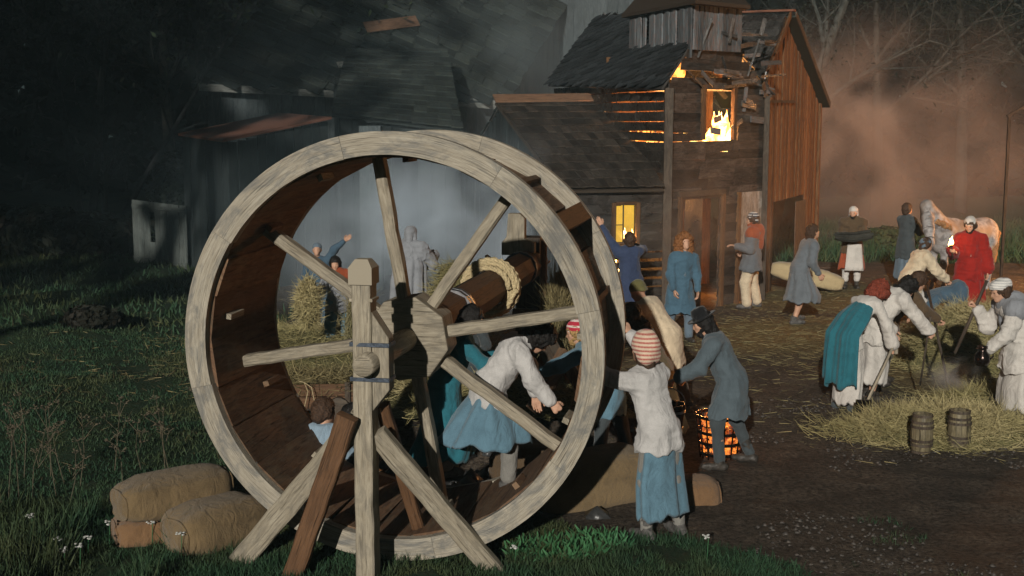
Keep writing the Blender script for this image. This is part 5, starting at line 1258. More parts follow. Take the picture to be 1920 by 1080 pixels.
def bush(label, c, rx, ry, h, n, leaf, ls=.07, group=None, seed=0):
    root = empty('bush', (c.x, c.y, ground_z(c.x, c.y)), 0, label, 'bush', group); g = Geo(); r = random.Random(seed)
    for k in range(9): g.tube([(0, 0, 0), (r.uniform(-.4, .4) * rx, r.uniform(-.4, .4) * ry, h * .45), (r.uniform(-.9, .9) * rx, r.uniform(-.9, .9) * ry, h * r.uniform(.6, 1))], [.02, .014, .004], 4)
    g.build('twigs', M['bark_dark'], root)
    a = RNG.normal(size=(n, 3)); a /= np.linalg.norm(a, axis=1)[:, None]; rad = rnd(n) ** .45; P = a * rad[:, None]; f = .6 + .8 * fbm(a * 1.7 + seed, seed); P = P * f[:, None] * np.array((rx, ry, h * .6)) + np.array((0, 0, h * .45)); P[:, 2] = np.abs(P[:, 2])
    b = np.cross(a, RNG.normal(size=(n, 3))); b /= np.linalg.norm(b, axis=1)[:, None]; c2 = np.cross(b, RNG.normal(size=(n, 3))); c2 /= np.linalg.norm(c2, axis=1)[:, None]
    s_ = (ls * (.5 + rnd(n)))[:, None]; V = np.stack([P - b * s_, P + c2 * s_ * .5, P + b * s_, P - c2 * s_ * .5], 1).reshape(-1, 3)
    fast_mesh('leaves', V, np.arange(n * 4).reshape(-1, 4), M[leaf], root); return root
bush('brown brushwood heap left of the grey door leaf', G(150, 500), 1.9, 1.0, 1.0, 5000, 'leaf_brown', .10, seed=1)
bush('dark green thicket under the birches', G(40, 480), 2.0, 1.3, 1.0, 4000, 'leaf_dark', .12, seed=2)
bush('green creeper growing against the lean-to wall', PT(335, 360, 30.0), .9, .5, 2.2, 3000, 'leaf_dark', .07, seed=3)
bush('low dark tussock lying in the left field', G(175, 640), .5, .35, .3, 1500, 'leaf_brown', .06, seed=5)
bush('green weeds behind the hooded person in the yard', G(1668, 470), 1.1, .6, .6, 2000, 'leaf_olive', .09, seed=7)
# unseen trees added behind the camera on the left: their crowns keep the key light off the barns and the far-left field
for i, (x, y, zc, rx, rz_) in enumerate(((-12.8, -5, 16, 3.6, 8.0), (-17.5, -6, 16, 4.2, 13.0), (-23, -5, 17, 4.5, 14), (-29, -6, 17, 5, 15), (-35, -5, 17, 5, 15))):
    root = empty('tree', (x, y, 0), 0, 'unseen tree added behind the camera on the left to shade the barns', 'tree', 'unseen trees added behind the camera for shade'); g = Geo(); g.tube([(0, 0, -.2), (.2, 0, zc * .5), (0, .2, zc)], [.4, .3, .15], 10); g.build('trunk', M['bark_dark'], root, True)
    n = (260, 600, 1300, 2400, 2400)[i]; a = RNG.normal(size=(n, 3)); a /= np.linalg.norm(a, axis=1)[:, None]; f = .75 + .5 * fbm(a * 2 + i, i); P = a * (rnd(n) ** .5 * f)[:, None] * np.array((rx, 2.4, rz_)) + np.array((0, 0, zc)); P[:, 2] = np.maximum(P[:, 2], .5)
    b = np.cross(a, RNG.normal(size=(n, 3))); b /= np.linalg.norm(b, axis=1)[:, None]; c2 = np.cross(b, RNG.normal(size=(n, 3))); c2 /= np.linalg.norm(c2, axis=1)[:, None]; s_ = (.6 * (.5 + rnd(n)))[:, None]
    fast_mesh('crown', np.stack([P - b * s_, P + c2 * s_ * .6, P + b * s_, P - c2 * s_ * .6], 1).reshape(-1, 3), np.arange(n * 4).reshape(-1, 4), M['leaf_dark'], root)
# ------------------------------------------------------------------ straw trough / cart seen through the wheel
tp = G(575, 775); cart = empty('straw_trough', (tp.x, tp.y, 0), R_(4), 'low plank trough filled with straw, seen through the left spokes', 'trough')
ORI_ = None
def lbx(name, c, size, mat, parent, rz=0, bev=0):
    o = Geo().box(c, size, np.array(Matrix.Rotation(rz, 3, 'Z'))).build(name, M[mat], parent, loc=(0, 0, 0))
    if bev: md = o.modifiers.new('b', 'BEVEL'); md.width = bev; md.segments = 2
    return o
for z in (.20, .345): lbx('side_board', (0, -.32, z), (1.15, .03, .135), 'brown_wood', cart)
for z in (.20, .345): lbx('side_board', (0, .32, z), (1.15, .03, .135), 'brown_wood', cart)
for x in (-.57, .57): lbx('end_board', (x, 0, .27), (.03, .62, .28), 'brown_wood', cart)
for x in (-.45, .50): lbx('corner_post', (x, -.35, .26), (.06, .04, .36), 'dark_wood', cart)
lbx('floor_board', (0, 0, .12), (1.12, .6, .03), 'dark_wood', cart)
for x in (-.4, .4):
    o = Geo().tube([(x, -.42, .14), (x, .42, .14)], .13, 14).build('roller', M['dark_wood'], cart, loc=(0, 0, 0))
n = 3500; P = np.stack([RNG.uniform(-.56, .56, n), RNG.uniform(-.3, .3, n), .34 + .14 * rnd(n)], -1); D = RNG.normal(size=(n, 3)) * np.array((1, 1, .4))
o = strands('straw', P, D, .1 + .2 * rnd(n), .005 + .006 * rnd(n), 'straw', cart, -.1); o['kind'] = 'stuff'
sb = Geo(); sb.tube([(-.05, -.36, .46), (.02, -.40, .45), (.06, -.42, .35), (.0, -.45, .1)], .005, 4); sb.tube([(.02, -.40, .45), (.10, -.42, .40), (.13, -.44, .25)], .005, 4); sb.build('straw_string', M['rope'], cart, loc=(0, 0, 0))

# ------------------------------------------------------------------ people
def v(x, y, z): return (x, y, z)
T1, J1 = person('woman in red-and-cream striped beanie and white jumper pushing the wheel from outside', (1243, 1008), -38, 1.63, (-.14, .24, 1), (((-.10, .05, -1), (-.05, -.12, -1)), ((.13, -.05, -1), (.06, -.16, -1))),
    (((-.45, .75, .15), (-.05, .45, .9)), ((.25, .85, .25), (-.15, .6, .8))), (0, 10), None,
    [('jacket', 'white_wool', dict(len=.13, puff=.022, flare=.02, fold=.026)), ('skirt', 'denim', dict(len=.76, rb=.025, folds=6, amp=.085, up=.04, rt=.15)), ('leggings', 'stocking', dict(puff=.006)), ('hair', 'hair_brown', dict(len=.02)), ('beanie', 'stripe_beanie', dict(h=.115, low=.8, big=1.22)), ('boots', 'boot_grey', dict(top=.25))], ('grip', 'grip'), .012, face=True, seed=1)
T2, J2 = person('man in black wide-brimmed hat and long grey coat carrying a bucket beside the embers', (1378, 874), -80, 1.60, (0, .42, .9), (((-.16, .38, -1), (-.08, -.10, -1)), ((.14, -.12, -1), (.06, -.42, -1))),
    (((-.25, .50, -.80), (.05, .85, -.45)), ((.20, .35, -.90), (-.1, .75, -.65))), (0, -22), (0, .6, .8),
    [('coat', 'grey_coat', dict(len=.34, puff=.032, flare=.05, fold=.028)), ('collar', 'cream'), ('trousers', 'grey_dark', dict(puff=.008)), ('hair', 'hair_black', dict(len=.06)), ('beard', 'hair_black'), ('hat', 'black', dict(brim=.165, h=.115)), ('boots', 'leather', dict(top=.4))], ('grip', 'grip'), .013, seed=2)
T3, J3 = person('woman in white jumper and blue skirt treading inside the wheel, bent double', tuple(wl(.44, .98, WZ - math.sqrt(1.44 ** 2 - .44 ** 2) + .035)), 90 - 5, 1.60, (0, .55, .80), (((-.08, -.45, -1), (0, -.65, -1)), ((.08, .50, -1), (0, -.02, -1))),
    (((-.2, .5, -.9), (.0, .2, -1)), ((.25, .35, -.75), (.12, .62, -.75))), (-10, -55), (0, 1, -.12),
    [('jacket', 'white_wool', dict(len=.10, puff=.03, fold=.026)), ('skirt', 'denim', dict(len=.50, rb=.15, folds=7, amp=.085, up=.05)), ('leggings', 'stocking', dict(puff=.02)), ('hair', 'hair_black', dict(len=.04, vol=.03, mess=.04)), ('boots', 'boot_grey', dict(top=.45))], ('relax', 'grip'), .012, seed=3)
person('person in dark teal robe treading in the shadow behind the white jumper woman', tuple(wl(.02, 1.12, WZ - 1.44 + .04)), 80, 1.60, (0, .35, .9), (((-.1, .3, -1), (0, -.3, -1)), ((.1, -.2, -1), (0, -.4, -1))),
    (((-.2, .6, -.6), (.0, .9, .1)), ((.2, .6, -.6), (0, .9, .1))), (0, -25), None,
    [('shirt', 'teal', dict(len=.2)), ('skirt', 'teal', dict(len=.70, rb=.10)), ('hair', 'hair_black', dict(len=.08)), ('boots', 'leather')], vox=.016, seed=4)
person('bearded man in red-and-white striped beanie behind the right rim', (1152, 876), -78, 1.56, (0, .60, .8), (((-.14, .2, -1), (-.08, .05, -1)), ((.14, -.2, -1), (.06, -.28, -1))),
    (((-.15, .8, -.45), (.05, .9, -.35)), ((.1, .8, -.5), (-.1, .9, -.35))), (0, -15), (0, .6, .8),
    [('coat', 'denim', dict(len=.3)), ('trousers', 'grey_dark'), ('hair', 'hair_blond', dict(len=.03)), ('beard', 'hair_blond'), ('beanie', 'stripe_red'), ('boots', 'leather')], ('grip', 'grip'), .014, seed=5)
person('dark-haired woman in olive shirt and teal skirt leaning her hands on the rim', (1252, 850), -76, 1.58, (-.05, .42, .9), (((-.14, .1, -1), (-.08, -.1, -1)), ((.14, -.2, -1), (.06, -.28, -1))),
    (((-.15, .95, .2), (.05, .6, .8)), ((.1, .95, .1), (-.1, .7, .7))), (18, -38), (0, .5, .85),
    [('jacket', 'olive', dict(len=.15)), ('skirt', 'denim_dark', dict(len=.72, rb=.10, folds=7)), ('hair', 'hair_brown', dict(len=.10, vol=.022, mess=.03)), ('boots', 'leather')], ('grip', 'grip'), .014, seed=6)
person('stooping person in cream coat and olive-green cap beyond the right rim', (1266, 768), -68, 1.60, (0, .55, .8), (((-.14, .1, -1), (-.08, -.1, -1)), ((.14, -.2, -1), (.06, -.28, -1))),
    (((-.15, .9, -.2), (.05, .9, .1)), ((.1, .9, -.3), (-.1, .9, .1))), (0, -30), (0, .7, .7),
    [('coat', 'cream', dict(len=.35, puff=.035)), ('trousers', 'brown'), ('beanie', 'green_cap', dict(h=.10)), ('boots', 'leather')], vox=.015, seed=7)
person('person with dark hair crouching against the far side of the rim', (1222, 800), -80, 1.46, (0, .4, .9), ST, (((-.15, .9, .2), (.05, .9, .4)), ((.1, .9, .1), (-.1, .9, .4))), (0, -20), None,
    [('coat', 'denim_dark', dict(len=.3)), ('trousers', 'brown'), ('hair', 'hair_brown', dict(len=.02)), ('boots', 'leather')], vox=.016, seed=8)
person('person with wild curly ginger hair in a loose blue smock', (1272, 640), 165, 1.60, (-.10, .06, 1), (((-.12, .1, -1), (-.02, .0, -1)), ((.10, -.1, -1), (.02, -.2, -1))),
    (((-.18, .10, -1), (.10, .35, -.9)), ((.20, .05, -1), (-.10, .3, -.9))), (-5, 22), None,
    [('coat', 'blue', dict(len=.44, puff=.02, flare=.04, fold=.03)), ('trousers', 'grey_blue'), ('collar', 'grey_blue'), ('collar', 'pale_blue'), ('hair', 'hair_ginger', dict(len=.05, vol=.05, mess=.07)), ('boots', 'leather')], vox=.014, seed=9)
person('person in navy tunic over a pale skirt reaching up to the yellow window', (1182, 628), -12, 1.60, (-.05, .12, 1), ST, (((-.55, .35, .8), (-.45, .3, 1.0)), ((.35, .6, .0), (-.2, .8, .1))), (0, 30), None,
    [('coat', 'navy', dict(len=.36, puff=.03, flare=.04)), ('skirt', 'pale_blue', dict(len=.86, rb=.08, folds=8)), ('hair', 'hair_brown', dict(len=-.01)), ('boots', 'brown')], ('flat', 'relax'), .015, seed=10)
person('man in black-and-white striped beanie, grey jacket and baggy cream trousers by the door', (1410, 577), -72, 1.68, (0, -.04, 1), (((-.14, .22, -1), (-.04, -.10, -1)), ((.14, .0, -1), (.05, -.25, -1))),
    (((-.2, .1, -.95), (-.10, .75, .15)), ((.25, .05, -1), (-.45, .75, -.35))), (0, -5), None,
    [('coat', 'grey_wool', dict(len=.20, puff=.045, flare=.05)), ('shawl', 'rust'), ('trousers', 'cream', dict(puff=.035)), ('beard', 'rust'), ('hair', 'hair_brown'), ('beanie', 'stripe_dark'), ('boots', 'boot_grey', dict(top=.05))], ('relax', 'grip'), .014, seed=11)
person('bare-legged woman in grey dress striding right past the canvas roll', (1490, 606), 78, 1.66, (0, .38, .93), (((-.08, .35, -1), (0, -.35, -1)), ((.08, -.02, -1), (0, -.30, -1))),
    (((-.2, -.25, -.95), (0, .45, -.85)), ((.2, -.2, -.95), (-.1, .55, -.8))), (0, 5), (0, .35, .93),
    [('jacket', 'grey_wool', dict(len=.12, puff=.028)), ('skirt', 'grey_wool', dict(len=.60, rb=.14, folds=8, amp=.06, up=.08)), ('hair', 'hair_brown', dict(len=.04, mess=.03)), ('boots', 'boot_grey', dict(top=.03))], vox=.014, seed=12)
T12, J12 = person('bearded person in white hood, white apron and rust skirt holding a dark bundle', (1595, 541), 190, 1.62, (0, .05, 1), ST, (((-.25, .25, -.95), (.35, .8, .15)), ((.25, .25, -.95), (-.35, .8, .15))), (15, -10), None,
    [('jacket', 'brown', dict(len=.15, puff=.03)), ('skirt', 'rust', dict(len=.60, rb=.08)), ('shawl', 'brown'), ('trousers', 'white', dict(puff=.02, end=.7)), ('beard', 'hair_black'), ('scarf_head', 'white', dict(len=.06)), ('boots', 'leather', dict(top=.5))], ('grip', 'grip'), .014, seed=13)
a12 = Geo(); rootz = T12.location
# apron panel hanging from the waist of the hooded person
ap = Geo(); V = []; 
for j in range(8):
    for k in range(7): V.append(((k - 3) * .045 * (1 + .05 * j) - .03, .19 + .012 * math.sin(k * 2.1) + .012 * j, .92 - j * .075))
ap.add(V, [(j * 7 + k, j * 7 + k + 1, j * 7 + 8 + k, j * 7 + 7 + k) for j in range(7) for k in range(6)]); o = ap.build('apron', M['white'], T12, True, loc=(0, 0, 0)); md = o.modifiers.new('t', 'SOLIDIFY'); md.thickness = .012
person('horse handler in long grey-blue coat standing at the head of the horse', (1694, 537), 62, 1.66, (0, .03, 1), ST, (((-.2, .45, -.85), (.2, .95, .25)), ((.2, .5, -.85), (-.1, .95, .2))), (0, 12), None,
    [('coat', 'grey_dark', dict(len=.32, puff=.025)), ('robe', 'grey_blue', dict(len=.78, rb=.05, up=.02)), ('hair', 'hair_brown', dict(len=0)), ('boots', 'leather', dict(top=.5))], ('grip', 'grip'), .015, seed=14)
TR, JR = person('bearded man in long red robe and white cap holding a small burning torch', (1812, 604), 196, 1.74, (0, .02, 1), ST, (((-.30, -.02, -.95), (-.10, .2, -1)), ((.30, .20, -.9), (.10, .95, .30))), (22, -22), None,
    [('jacket', 'red', dict(len=.20, puff=.032, fold=.035, cuff=.035)), ('robe', 'red', dict(len=1.02, rb=.10, folds=7, amp=.06, up=.10)), ('collar', 'white'), ('hair', 'hair_brown', dict(len=0)), ('beard', 'hair_black'), ('beanie', 'white', dict(h=.10)), ('boots', 'leather')], ('relax', 'grip'), .013, seed=15)
person('person in cream smock and grey cap bending over the one in blue', (1690, 622), 74, 1.58, (0, .50, .86), (((-.12, -.30, -1), (0, -.75, -1)), ((.12, .45, -1), (.05, -.08, -1))),
    (((-.15, .55, -.75), (.05, .75, -.6)), ((.15, .55, -.75), (0, .8, -.6))), (0, 0), (0, .6, .8),
    [('jacket', 'cream', dict(len=.14, puff=.035, fold=.04)), ('skirt', 'white', dict(len=.42, rb=.09, up=.05)), ('leggings', 'white', dict(puff=.008, end=.9)), ('hair', 'hair_brown', dict(len=-.01)), ('beanie', 'grey_blue', dict(h=.08)), ('boots', 'leather', dict(top=.05))], ('grip', 'grip'), .014, seed=16)
# the person lying bent in blue
person('person in blue clothes sprawled head down over the hay', (1812, 634), -95, 1.55, (0, 1.0, -.25), (((-.10, .25, -1), (0, -.65, -1)), ((.12, -.1, -1), (0, -.75, -1))), (((-.3, .8, -.6), (0, .9, -.5)), ((.3, .8, -.6), (0, .9, -.5))), (0, -60), (0, .9, -.5),
    [('coat', 'denim_dark', dict(len=.25, puff=.03)), ('skirt', 'denim_dark', dict(len=.62, rb=.08)), ('hair', 'hair_black'), ('boots', 'leather')], vox=.016, seed=17, z=-.12)
T17, J17 = person('stooping person with red hair, white robe and teal cape leaning on a spade', (1585, 768), 62, 1.64, (0, .62, .78), (((-.08, .05, -1), (0, -.08, -1)), ((.10, .08, -1), (0, -.06, -1))),
    (((-.25, .45, -.85), (.1, .45, -.9)), ((.25, .35, -.9), (.05, .35, -.9))), (0, -45), (0, .9, .4),
    [('jacket', 'white', dict(len=.12, puff=.012, cuff=.04, fold=.02)), ('robe', 'white', dict(len=.86, rb=.0, up=.02, folds=7, amp=.04)), ('cape', 'teal', dict(len=1.10, open=100)), ('hair', 'hair_red', dict(len=.03, vol=.03, mess=.05)), ('boots', 'grey_dark', dict(top=.3))], ('grip', 'grip'), .013, seed=18)
T18, J18 = person('black-haired person in white robe bending over, showing one bare calf', (1628, 752), 72, 1.64, (0, .60, .80), (((-.08, .10, -1), (0, -.05, -1)), ((.10, .0, -1), (0, -.25, -1))),
    (((-.2, -.1, -1), (.0, .5, -.6)), ((.2, .6, -.7), (.05, .6, -.7))), (0, -50), (0, .95, .3),
    [('jacket', 'white', dict(len=.15, puff=.03, cuff=.025, fold=.035)), ('robe', 'white', dict(len=.70, rb=.02, up=.02, folds=6, amp=.07)), ('hair', 'hair_black', dict(len=.05, vol=.025, mess=.03)), ('boots', 'leather', dict(top=.08))], ('relax', 'grip'), .013, seed=19)
T19, J19 = person('dark figure in olive trousers behind the white robes, thrusting a long pole', (1648, 722), 82, 1.58, (0, .62, .78), (((-.14, .2, -1), (0, -.1, -1)), ((.12, -.1, -1), (0, -.3, -1))),
    (((-.1, .65, -.7), (.2, .8, -.35)), ((.1, .55, -.8), (-.1, .85, -.45))), (0, -35), (0, .8, .5),
    [('coat', 'brown', dict(len=.15, puff=.03)), ('trousers', 'olive', dict(puff=.03)), ('hair', 'hair_brown', dict(len=.05, vol=.02)), ('boots', 'leather')], ('grip', 'grip'), .015, seed=20)
T20, J20 = person('woman in white headscarf and muddy white robe holding a stick and dark jug', (1912, 800), -92, 1.66, (0, .30, .95), (((-.14, .12, -1), (-.03, -.05, -1)), ((.12, -.12, -1), (.03, -.2, -1))),
    (((-.2, .35, -.9), (.1, .7, -.60)), ((.2, .45, -.8), (0, .55, .75))), (0, -22), (0, .6, .8),
    [('jacket', 'white', dict(len=.25, puff=.035, fold=.04, flare=.06)), ('robe', 'white', dict(len=.72, rb=.07, folds=7, up=.02)), ('shawl', 'dusty', dict(front=1)), ('hair', 'hair_brown', dict(len=.07)), ('scarf_head', 'stripe_white', dict(turban=1)), ('boots', 'leather')], ('grip', 'grip'), .013, seed=21)
person('bent figure in dark blue and khaki above the headscarf woman at the right edge', (1925, 655), 75, 1.66, (0, .75, .65), (((-.14, .1, -1), (0, -.15, -1)), ((.12, -.5, -1), (0, -.7, -1))), (((-.2, .5, -.9), (.1, .6, -.8)), ((.2, .5, -.8), (0, .6, -.8))), (0, -30), (0, .8, .5),
    [('coat', 'olive', dict(len=.1, puff=.04)), ('skirt', 'denim_dark', dict(len=.7, rb=.12)), ('hair', 'hair_brown'), ('boots', 'leather')], vox=.016, seed=22)
T22, J22 = person('boy in white shirt and baggy jeans beside a big armful of hay, seen between spokes', (634, 655), 158, 1.36, (.05, .02, 1), (((-.14, .0, -1), (-.0, -.05, -1)), ((.14, .02, -1), (.02, -.06, -1))), (((-.2, .1, -.9), (-.1, .6, .3)), ((.35, .35, -.6), (.55, .7, .1))), (20, -12), None,
    [('jacket', 'dusty', dict(len=.18, puff=.03)), ('trousers', 'denim', dict(puff=.04)), ('shawl', 'rust'), ('hair', 'hair_black', dict(len=.03, vol=.02)), ('boots', 'leather')], vox=.015, seed=23)
person('person in teal top behind the hay bundle, one pale arm raised', (598, 628), 175, 1.42, (0, .05, 1), ST, (((-.5, .2, .8), (-.6, .1, .5)), ((.2, .3, -.9), (0, .5, -.7))), (0, 10), None,
    [('coat', 'denim_dark', dict(len=.35)), ('trousers', 'denim_dark'), ('beanie', 'grey_blue', dict(h=.09)), ('boots', 'leather')], ('flat', 'relax'), .016, seed=24)
person('ghostly grey hooded figure with raised shawl standing in the smoke', (768, 640), 20, 1.72, (0, .15, 1), ST, (((-.3, .4, -.8), (.2, .7, .3)), ((.35, .4, -.7), (-.2, .7, .4))), (0, 5), None,
    [('coat', 'dusty', dict(len=.4, puff=.05, fold=.05)), ('robe', 'grey_blue', dict(len=.85, rb=.12)), ('cape', 'dusty', dict(len=1.0, open=30)), ('scarf_head', 'dusty', dict(len=.1)), ('boots', 'leather')], vox=.016, seed=25)
T25, J25 = person('person in ochre smock hidden behind a straw sheaf near the far winch post', (1050, 748), 10, 1.55, (0, .1, 1), ST, (((-.3, .3, .3), (.2, .3, .9)), ((.3, .3, .3), (-.2, .3, .9))), (0, 5), None,
    [('coat', 'ochre', dict(len=.4, puff=.04)), ('skirt', 'ochre', dict(len=.6, rb=.08)), ('hair', 'hair_blond', dict(len=.05)), ('boots', 'leather')], ('grip', 'grip'), .016, seed=26)
SIT = (((-.16, .9, .10), (-.05, .75, -.6)), ((.16, .9, .15), (.1, .65, -.7)))
gp = G(597, 948); person('man in pale blue shirt sitting on the ground with his back turned', (gp.x, gp.y, ground_z(gp.x, gp.y) + .02), 18, 1.68, (0, .22, 1), SIT, (((-.3, .5, -.8), (.1, .9, .1)), ((.3, .5, -.8), (-.1, .9, .1))), (25, -5), None,
    [('shirt', 'pale_blue', dict(len=.06, puff=.035, fold=.035)), ('trousers', 'brown'), ('hair', 'hair_brown', dict(len=-.02)), ('boots', 'leather')], vox=.013, pel=.12, seed=27)
gp = G(648, 950); person('dark-clad person sitting beside the man in the pale blue shirt', (gp.x + .12, gp.y + .1, ground_z(gp.x, gp.y) + .02), -30, 1.60, (0, .30, 1), SIT, (((-.3, .5, -.8), (.1, .5, .8)), ((.3, .5, -.8), (-.1, .5, .8))), (-20, -5), None,
    [('coat', 'grey_dark', dict(len=.06)), ('trousers', 'brown'), ('hair', 'hair_black'), ('boots', 'leather')], vox=.015, pel=.12, seed=28)
person('dark-haired figure crouching by the pit, seen under the axle', (885, 772), -170, 1.55, (0, .4, .9), (((-.2, .5, -1), (0, -.6, -1)), ((.2, .5, -1), (0, -.6, -1))), (((-.3, .4, -.8), (.1, .7, -.3)), ((.3, .4, -.8), (-.1, .7, -.3))), (0, -20), None,
    [('coat', 'grey_dark', dict(len=.3)), ('trousers', 'brown'), ('hair', 'hair_brown', dict(len=.03)), ('boots', 'leather')], vox=.016, seed=29)

# ------------------------------------------------------------------ things in their hands
def mid(a, b, t=.5): return Vector(a) * (1 - t) + Vector(b) * t
# bucket of the hatted man
hb = mid(J2['wr', 0], J2['wr', 1]) + Vector((-.13, -.08, -.10)); bk = empty('bucket', (hb.x, hb.y, hb.z - .44), 0, 'dark wet wooden bucket carried by the man in the black hat', 'bucket')
for k in range(14):
    a0, a1 = 2 * math.pi * k / 14 + .015, 2 * math.pi * (k + 1) / 14 - .015; V = []
    for r, z in ((.125, 0), (.165, .30)):
        for rr, a in ((r, a0), (r, a1), (r - .016, a1), (r - .016, a0)): V.append((rr * math.cos(a), rr * math.sin(a), z))
    g = Geo(); g.add(V, [(q, (q + 1) % 4, 4 + (q + 1) % 4, 4 + q) for q in range(4)] + [(3, 2, 1, 0), (4, 5, 6, 7)], [[(0, 0), (0, .1), (.3, .1), (.3, 0)]] * 4 + [[(0, 0)] * 4] * 2); g.build('stave', M['pot_wood'] if 'pot_wood' in M else M['pot_metal'], bk)
for r, z in ((.136, .06), (.158, .23)): g = Geo(); g.lathe([(r - .004, -.012), (r + .005, -.012), (r + .005, .012), (r - .004, .012)], (0, 0, z), 24); g.build('hoop', M['steel'], bk)
g = Geo(); g.lathe([(.001, 0), (.12, 0), (.12, .012), (.001, .013)], (0, 0, .01), 16); g.build('bottom', M['pot_metal'], bk)
g = Geo(); g.tube([(.16 * math.cos(a), 0, .29 + .16 * math.sin(a)) for a in np.linspace(0, math.pi, 13)], .007, 6); g.build('handle', M['steel'], bk, True)
# embers and flames behind his legs
ec = G(1350, 850); eb = empty('brazier', (ec.x, ec.y, ground_z(ec.x, ec.y)), 0, 'low iron basket brazier full of orange embers behind the legs of the hatted man', 'brazier')
for k in range(16):
    a = 2 * math.pi * k / 16; Geo().tube([(.20 * math.cos(a), .20 * math.sin(a), 0), (.25 * math.cos(a), .25 * math.sin(a), .46)], .009, 5).build('bar', M['pot_metal'], eb)
for z in (.06, .17, .28, .44): r = .20 + .05 * z / .46 + .004; Geo().lathe([(r - .005, -.016), (r + .005, -.016), (r + .005, .016), (r - .005, .016)], (0, 0, z), 24).build('hoop', M['pot_metal'], eb)
rr = random.Random(4)
for k in range(10):
    a = rr.uniform(0, 3.14); p = np.array((rr.uniform(-.05, .05), rr.uniform(-.05, .05), .08 + .035 * k)); d = np.array((math.cos(a), math.sin(a), rr.uniform(-.1, .35))) * .14
    g = Geo(); g.tube([p - d, p, p + d], [.035, .042, .03], 7); g.build('log', M['char_log'], eb, True)
g = Geo()
for k in range(620): 
    th = rr.uniform(0, 6.28); q_ = .19 * math.sqrt(rr.random()); p = (q_ * math.cos(th), q_ * math.sin(th), rr.uniform(.03, .42)); g.ell(p, tuple(rr.uniform(.010, .030) for _ in range(3)), None, 5, 3)
o = g.build('embers', M['ember'], eb); o['kind'] = 'stuff'
def flame(parent, c, h, r, seed, mat='flame'):
    rr = random.Random(seed); n, m = 12, 10; V = []; ph = rr.uniform(0, 6); lean = (rr.uniform(-.25, .25), rr.uniform(-.1, .1))
    for j in range(m + 1):
        t = j / m; w = r * (math.sin(math.pi * min(1, t * .9 + .12)) ** .9) * (1 - t ** 3) + .002; ox = lean[0] * t * h + .18 * r * math.sin(t * 7 + ph); oy = lean[1] * t * h + .18 * r * math.cos(t * 6 + ph)
        for k in range(n): a = 2 * math.pi * k / n; f = 1 + .25 * math.sin(3 * a + t * 5 + ph); V.append((c[0] + ox + w * f * math.cos(a), c[1] + oy + w * f * math.sin(a), c[2] + t * h))
    g = Geo(); g.add(V, [(j * n + k, j * n + (k + 1) % n, (j + 1) * n + (k + 1) % n, (j + 1) * n + k) for j in range(m) for k in range(n)]); return g.build('flame', M[mat], parent, True, loc=(0, 0, 0))
for k in range(3): flame(eb, (rr.uniform(-.12, .12), rr.uniform(-.08, .10), .25), rr.uniform(.12, .26), rr.uniform(.015, .035), k, 'flame_soft')
def lamp(name, loc, power, col, rad, parent=None):
    l = bpy.data.lights.new(name, 'POINT'); l.energy = power; l.color = col; l.shadow_soft_size = rad; o = bpy.data.objects.new(name, l); COL.objects.link(o); o.location = loc
    if parent is not None: o.parent = parent
    return o
lamp('ember_light', (0, 0, .62), 10, (1, .36, .10), .15, eb)
# spade, pole, stick, jug, torch, bundle
def tool(name, label, cat, a, b, r, mat='dark_wood'):
    a = Vector(a); b = Vector(b); root = empty(name, a, 0, label, cat); ORI[root.name] = Vector(a); g = Geo(); g.tube([a, a.lerp(b, .5) + Vector((0, 0, -.01)), b], [r, r * 1.05, r * .9], 8); g.build('shaft', M[mat], root, True); return root
hA = mid(J17['wr', 1], J17['wr', 1]); gr_ = G(1616, 788)
hA = J17['wr', 1] + Vector((.06, 0, .02)); sp1 = tool('spade', 'long-handled spade with pale shaft held by the person in the teal cape', 'spade', hA + Vector((-.02, 0, .04)), (gr_.x, gr_.y, .10), .017, 'pale_wood')
g = Geo(); g.box((gr_.x, gr_.y, .12), (.17, .02, .26), np.array(Matrix.Rotation(R_(15), 3, 'X'))); g.build('blade', M['pot_metal'], sp1)
g = Geo(); g.beam(tuple(hA + Vector((-.02, 0, -.12))), tuple(hA + Vector((-.02, 0, .08))), .04, .05, up=(0, 1, 0)); g.build('grip', M['pale_wood'], sp1)
pe = G(1781, 736, .12); pa = mid(J19['wr', 0], J19['wr', 1]) ; dv = (pa - pe).normalized(); tool('pole', 'long dark pole poking into the smoking hay', 'pole', pa + dv * .55, pe, .017)
pe2 = G(1725, 722, .15); pb = J18['wr', 1]; tool('thin_pole', 'second thinner dark pole held low beneath the first', 'pole', pb + (pb - pe2).normalized() * .2, pe2, .012)
wz = J20['wr', 1]; tool('stick', 'short thick dark stick held upright by the woman in the white headscarf', 'stick', wz + Vector((-.22, -.02, -.50)), wz + Vector((.10, -.02, .32)), .020)
jw = J20['wr', 0] + Vector((-.09, -.03, -.04)); jg = empty('jug', jw - Vector((0, 0, .14)), 0, 'small dark shiny jug in the hand of the woman in the white headscarf', 'jug')
g = Geo(); g.lathe([(.001, 0), (.06, 0), (.085, .05), (.08, .11), (.045, .16), (.042, .19), (.055, .21), (.048, .21), (.036, .18)], (0, 0, 0), 20); g.build('pot', M['pot_metal'], jg, True)
g = Geo(); g.tube([(.045, 0, .19), (.11, 0, .18), (.12, 0, .10), (.08, 0, .06)], .009, 6); g.build('handle', M['pot_metal'], jg, True)
tw = JR['wr', 1] + Vector((-.03, -.06, .0)); tc = tool('torch', 'small burning torch held out by the man in the red robe', 'torch', tw + Vector((.02, 0, -.10)), tw + Vector((-.03, -.03, .10)), .014)
c_ = tw + Vector((-.035, -.035, .09)) - Vector(ORI[tc.name])
for k in range(3): flame(tc, (c_.x + (k - 1) * .022, c_.y, c_.z + .01 * k), .13 + .03 * (k == 1), .022, 20 + k, 'torch_flame')
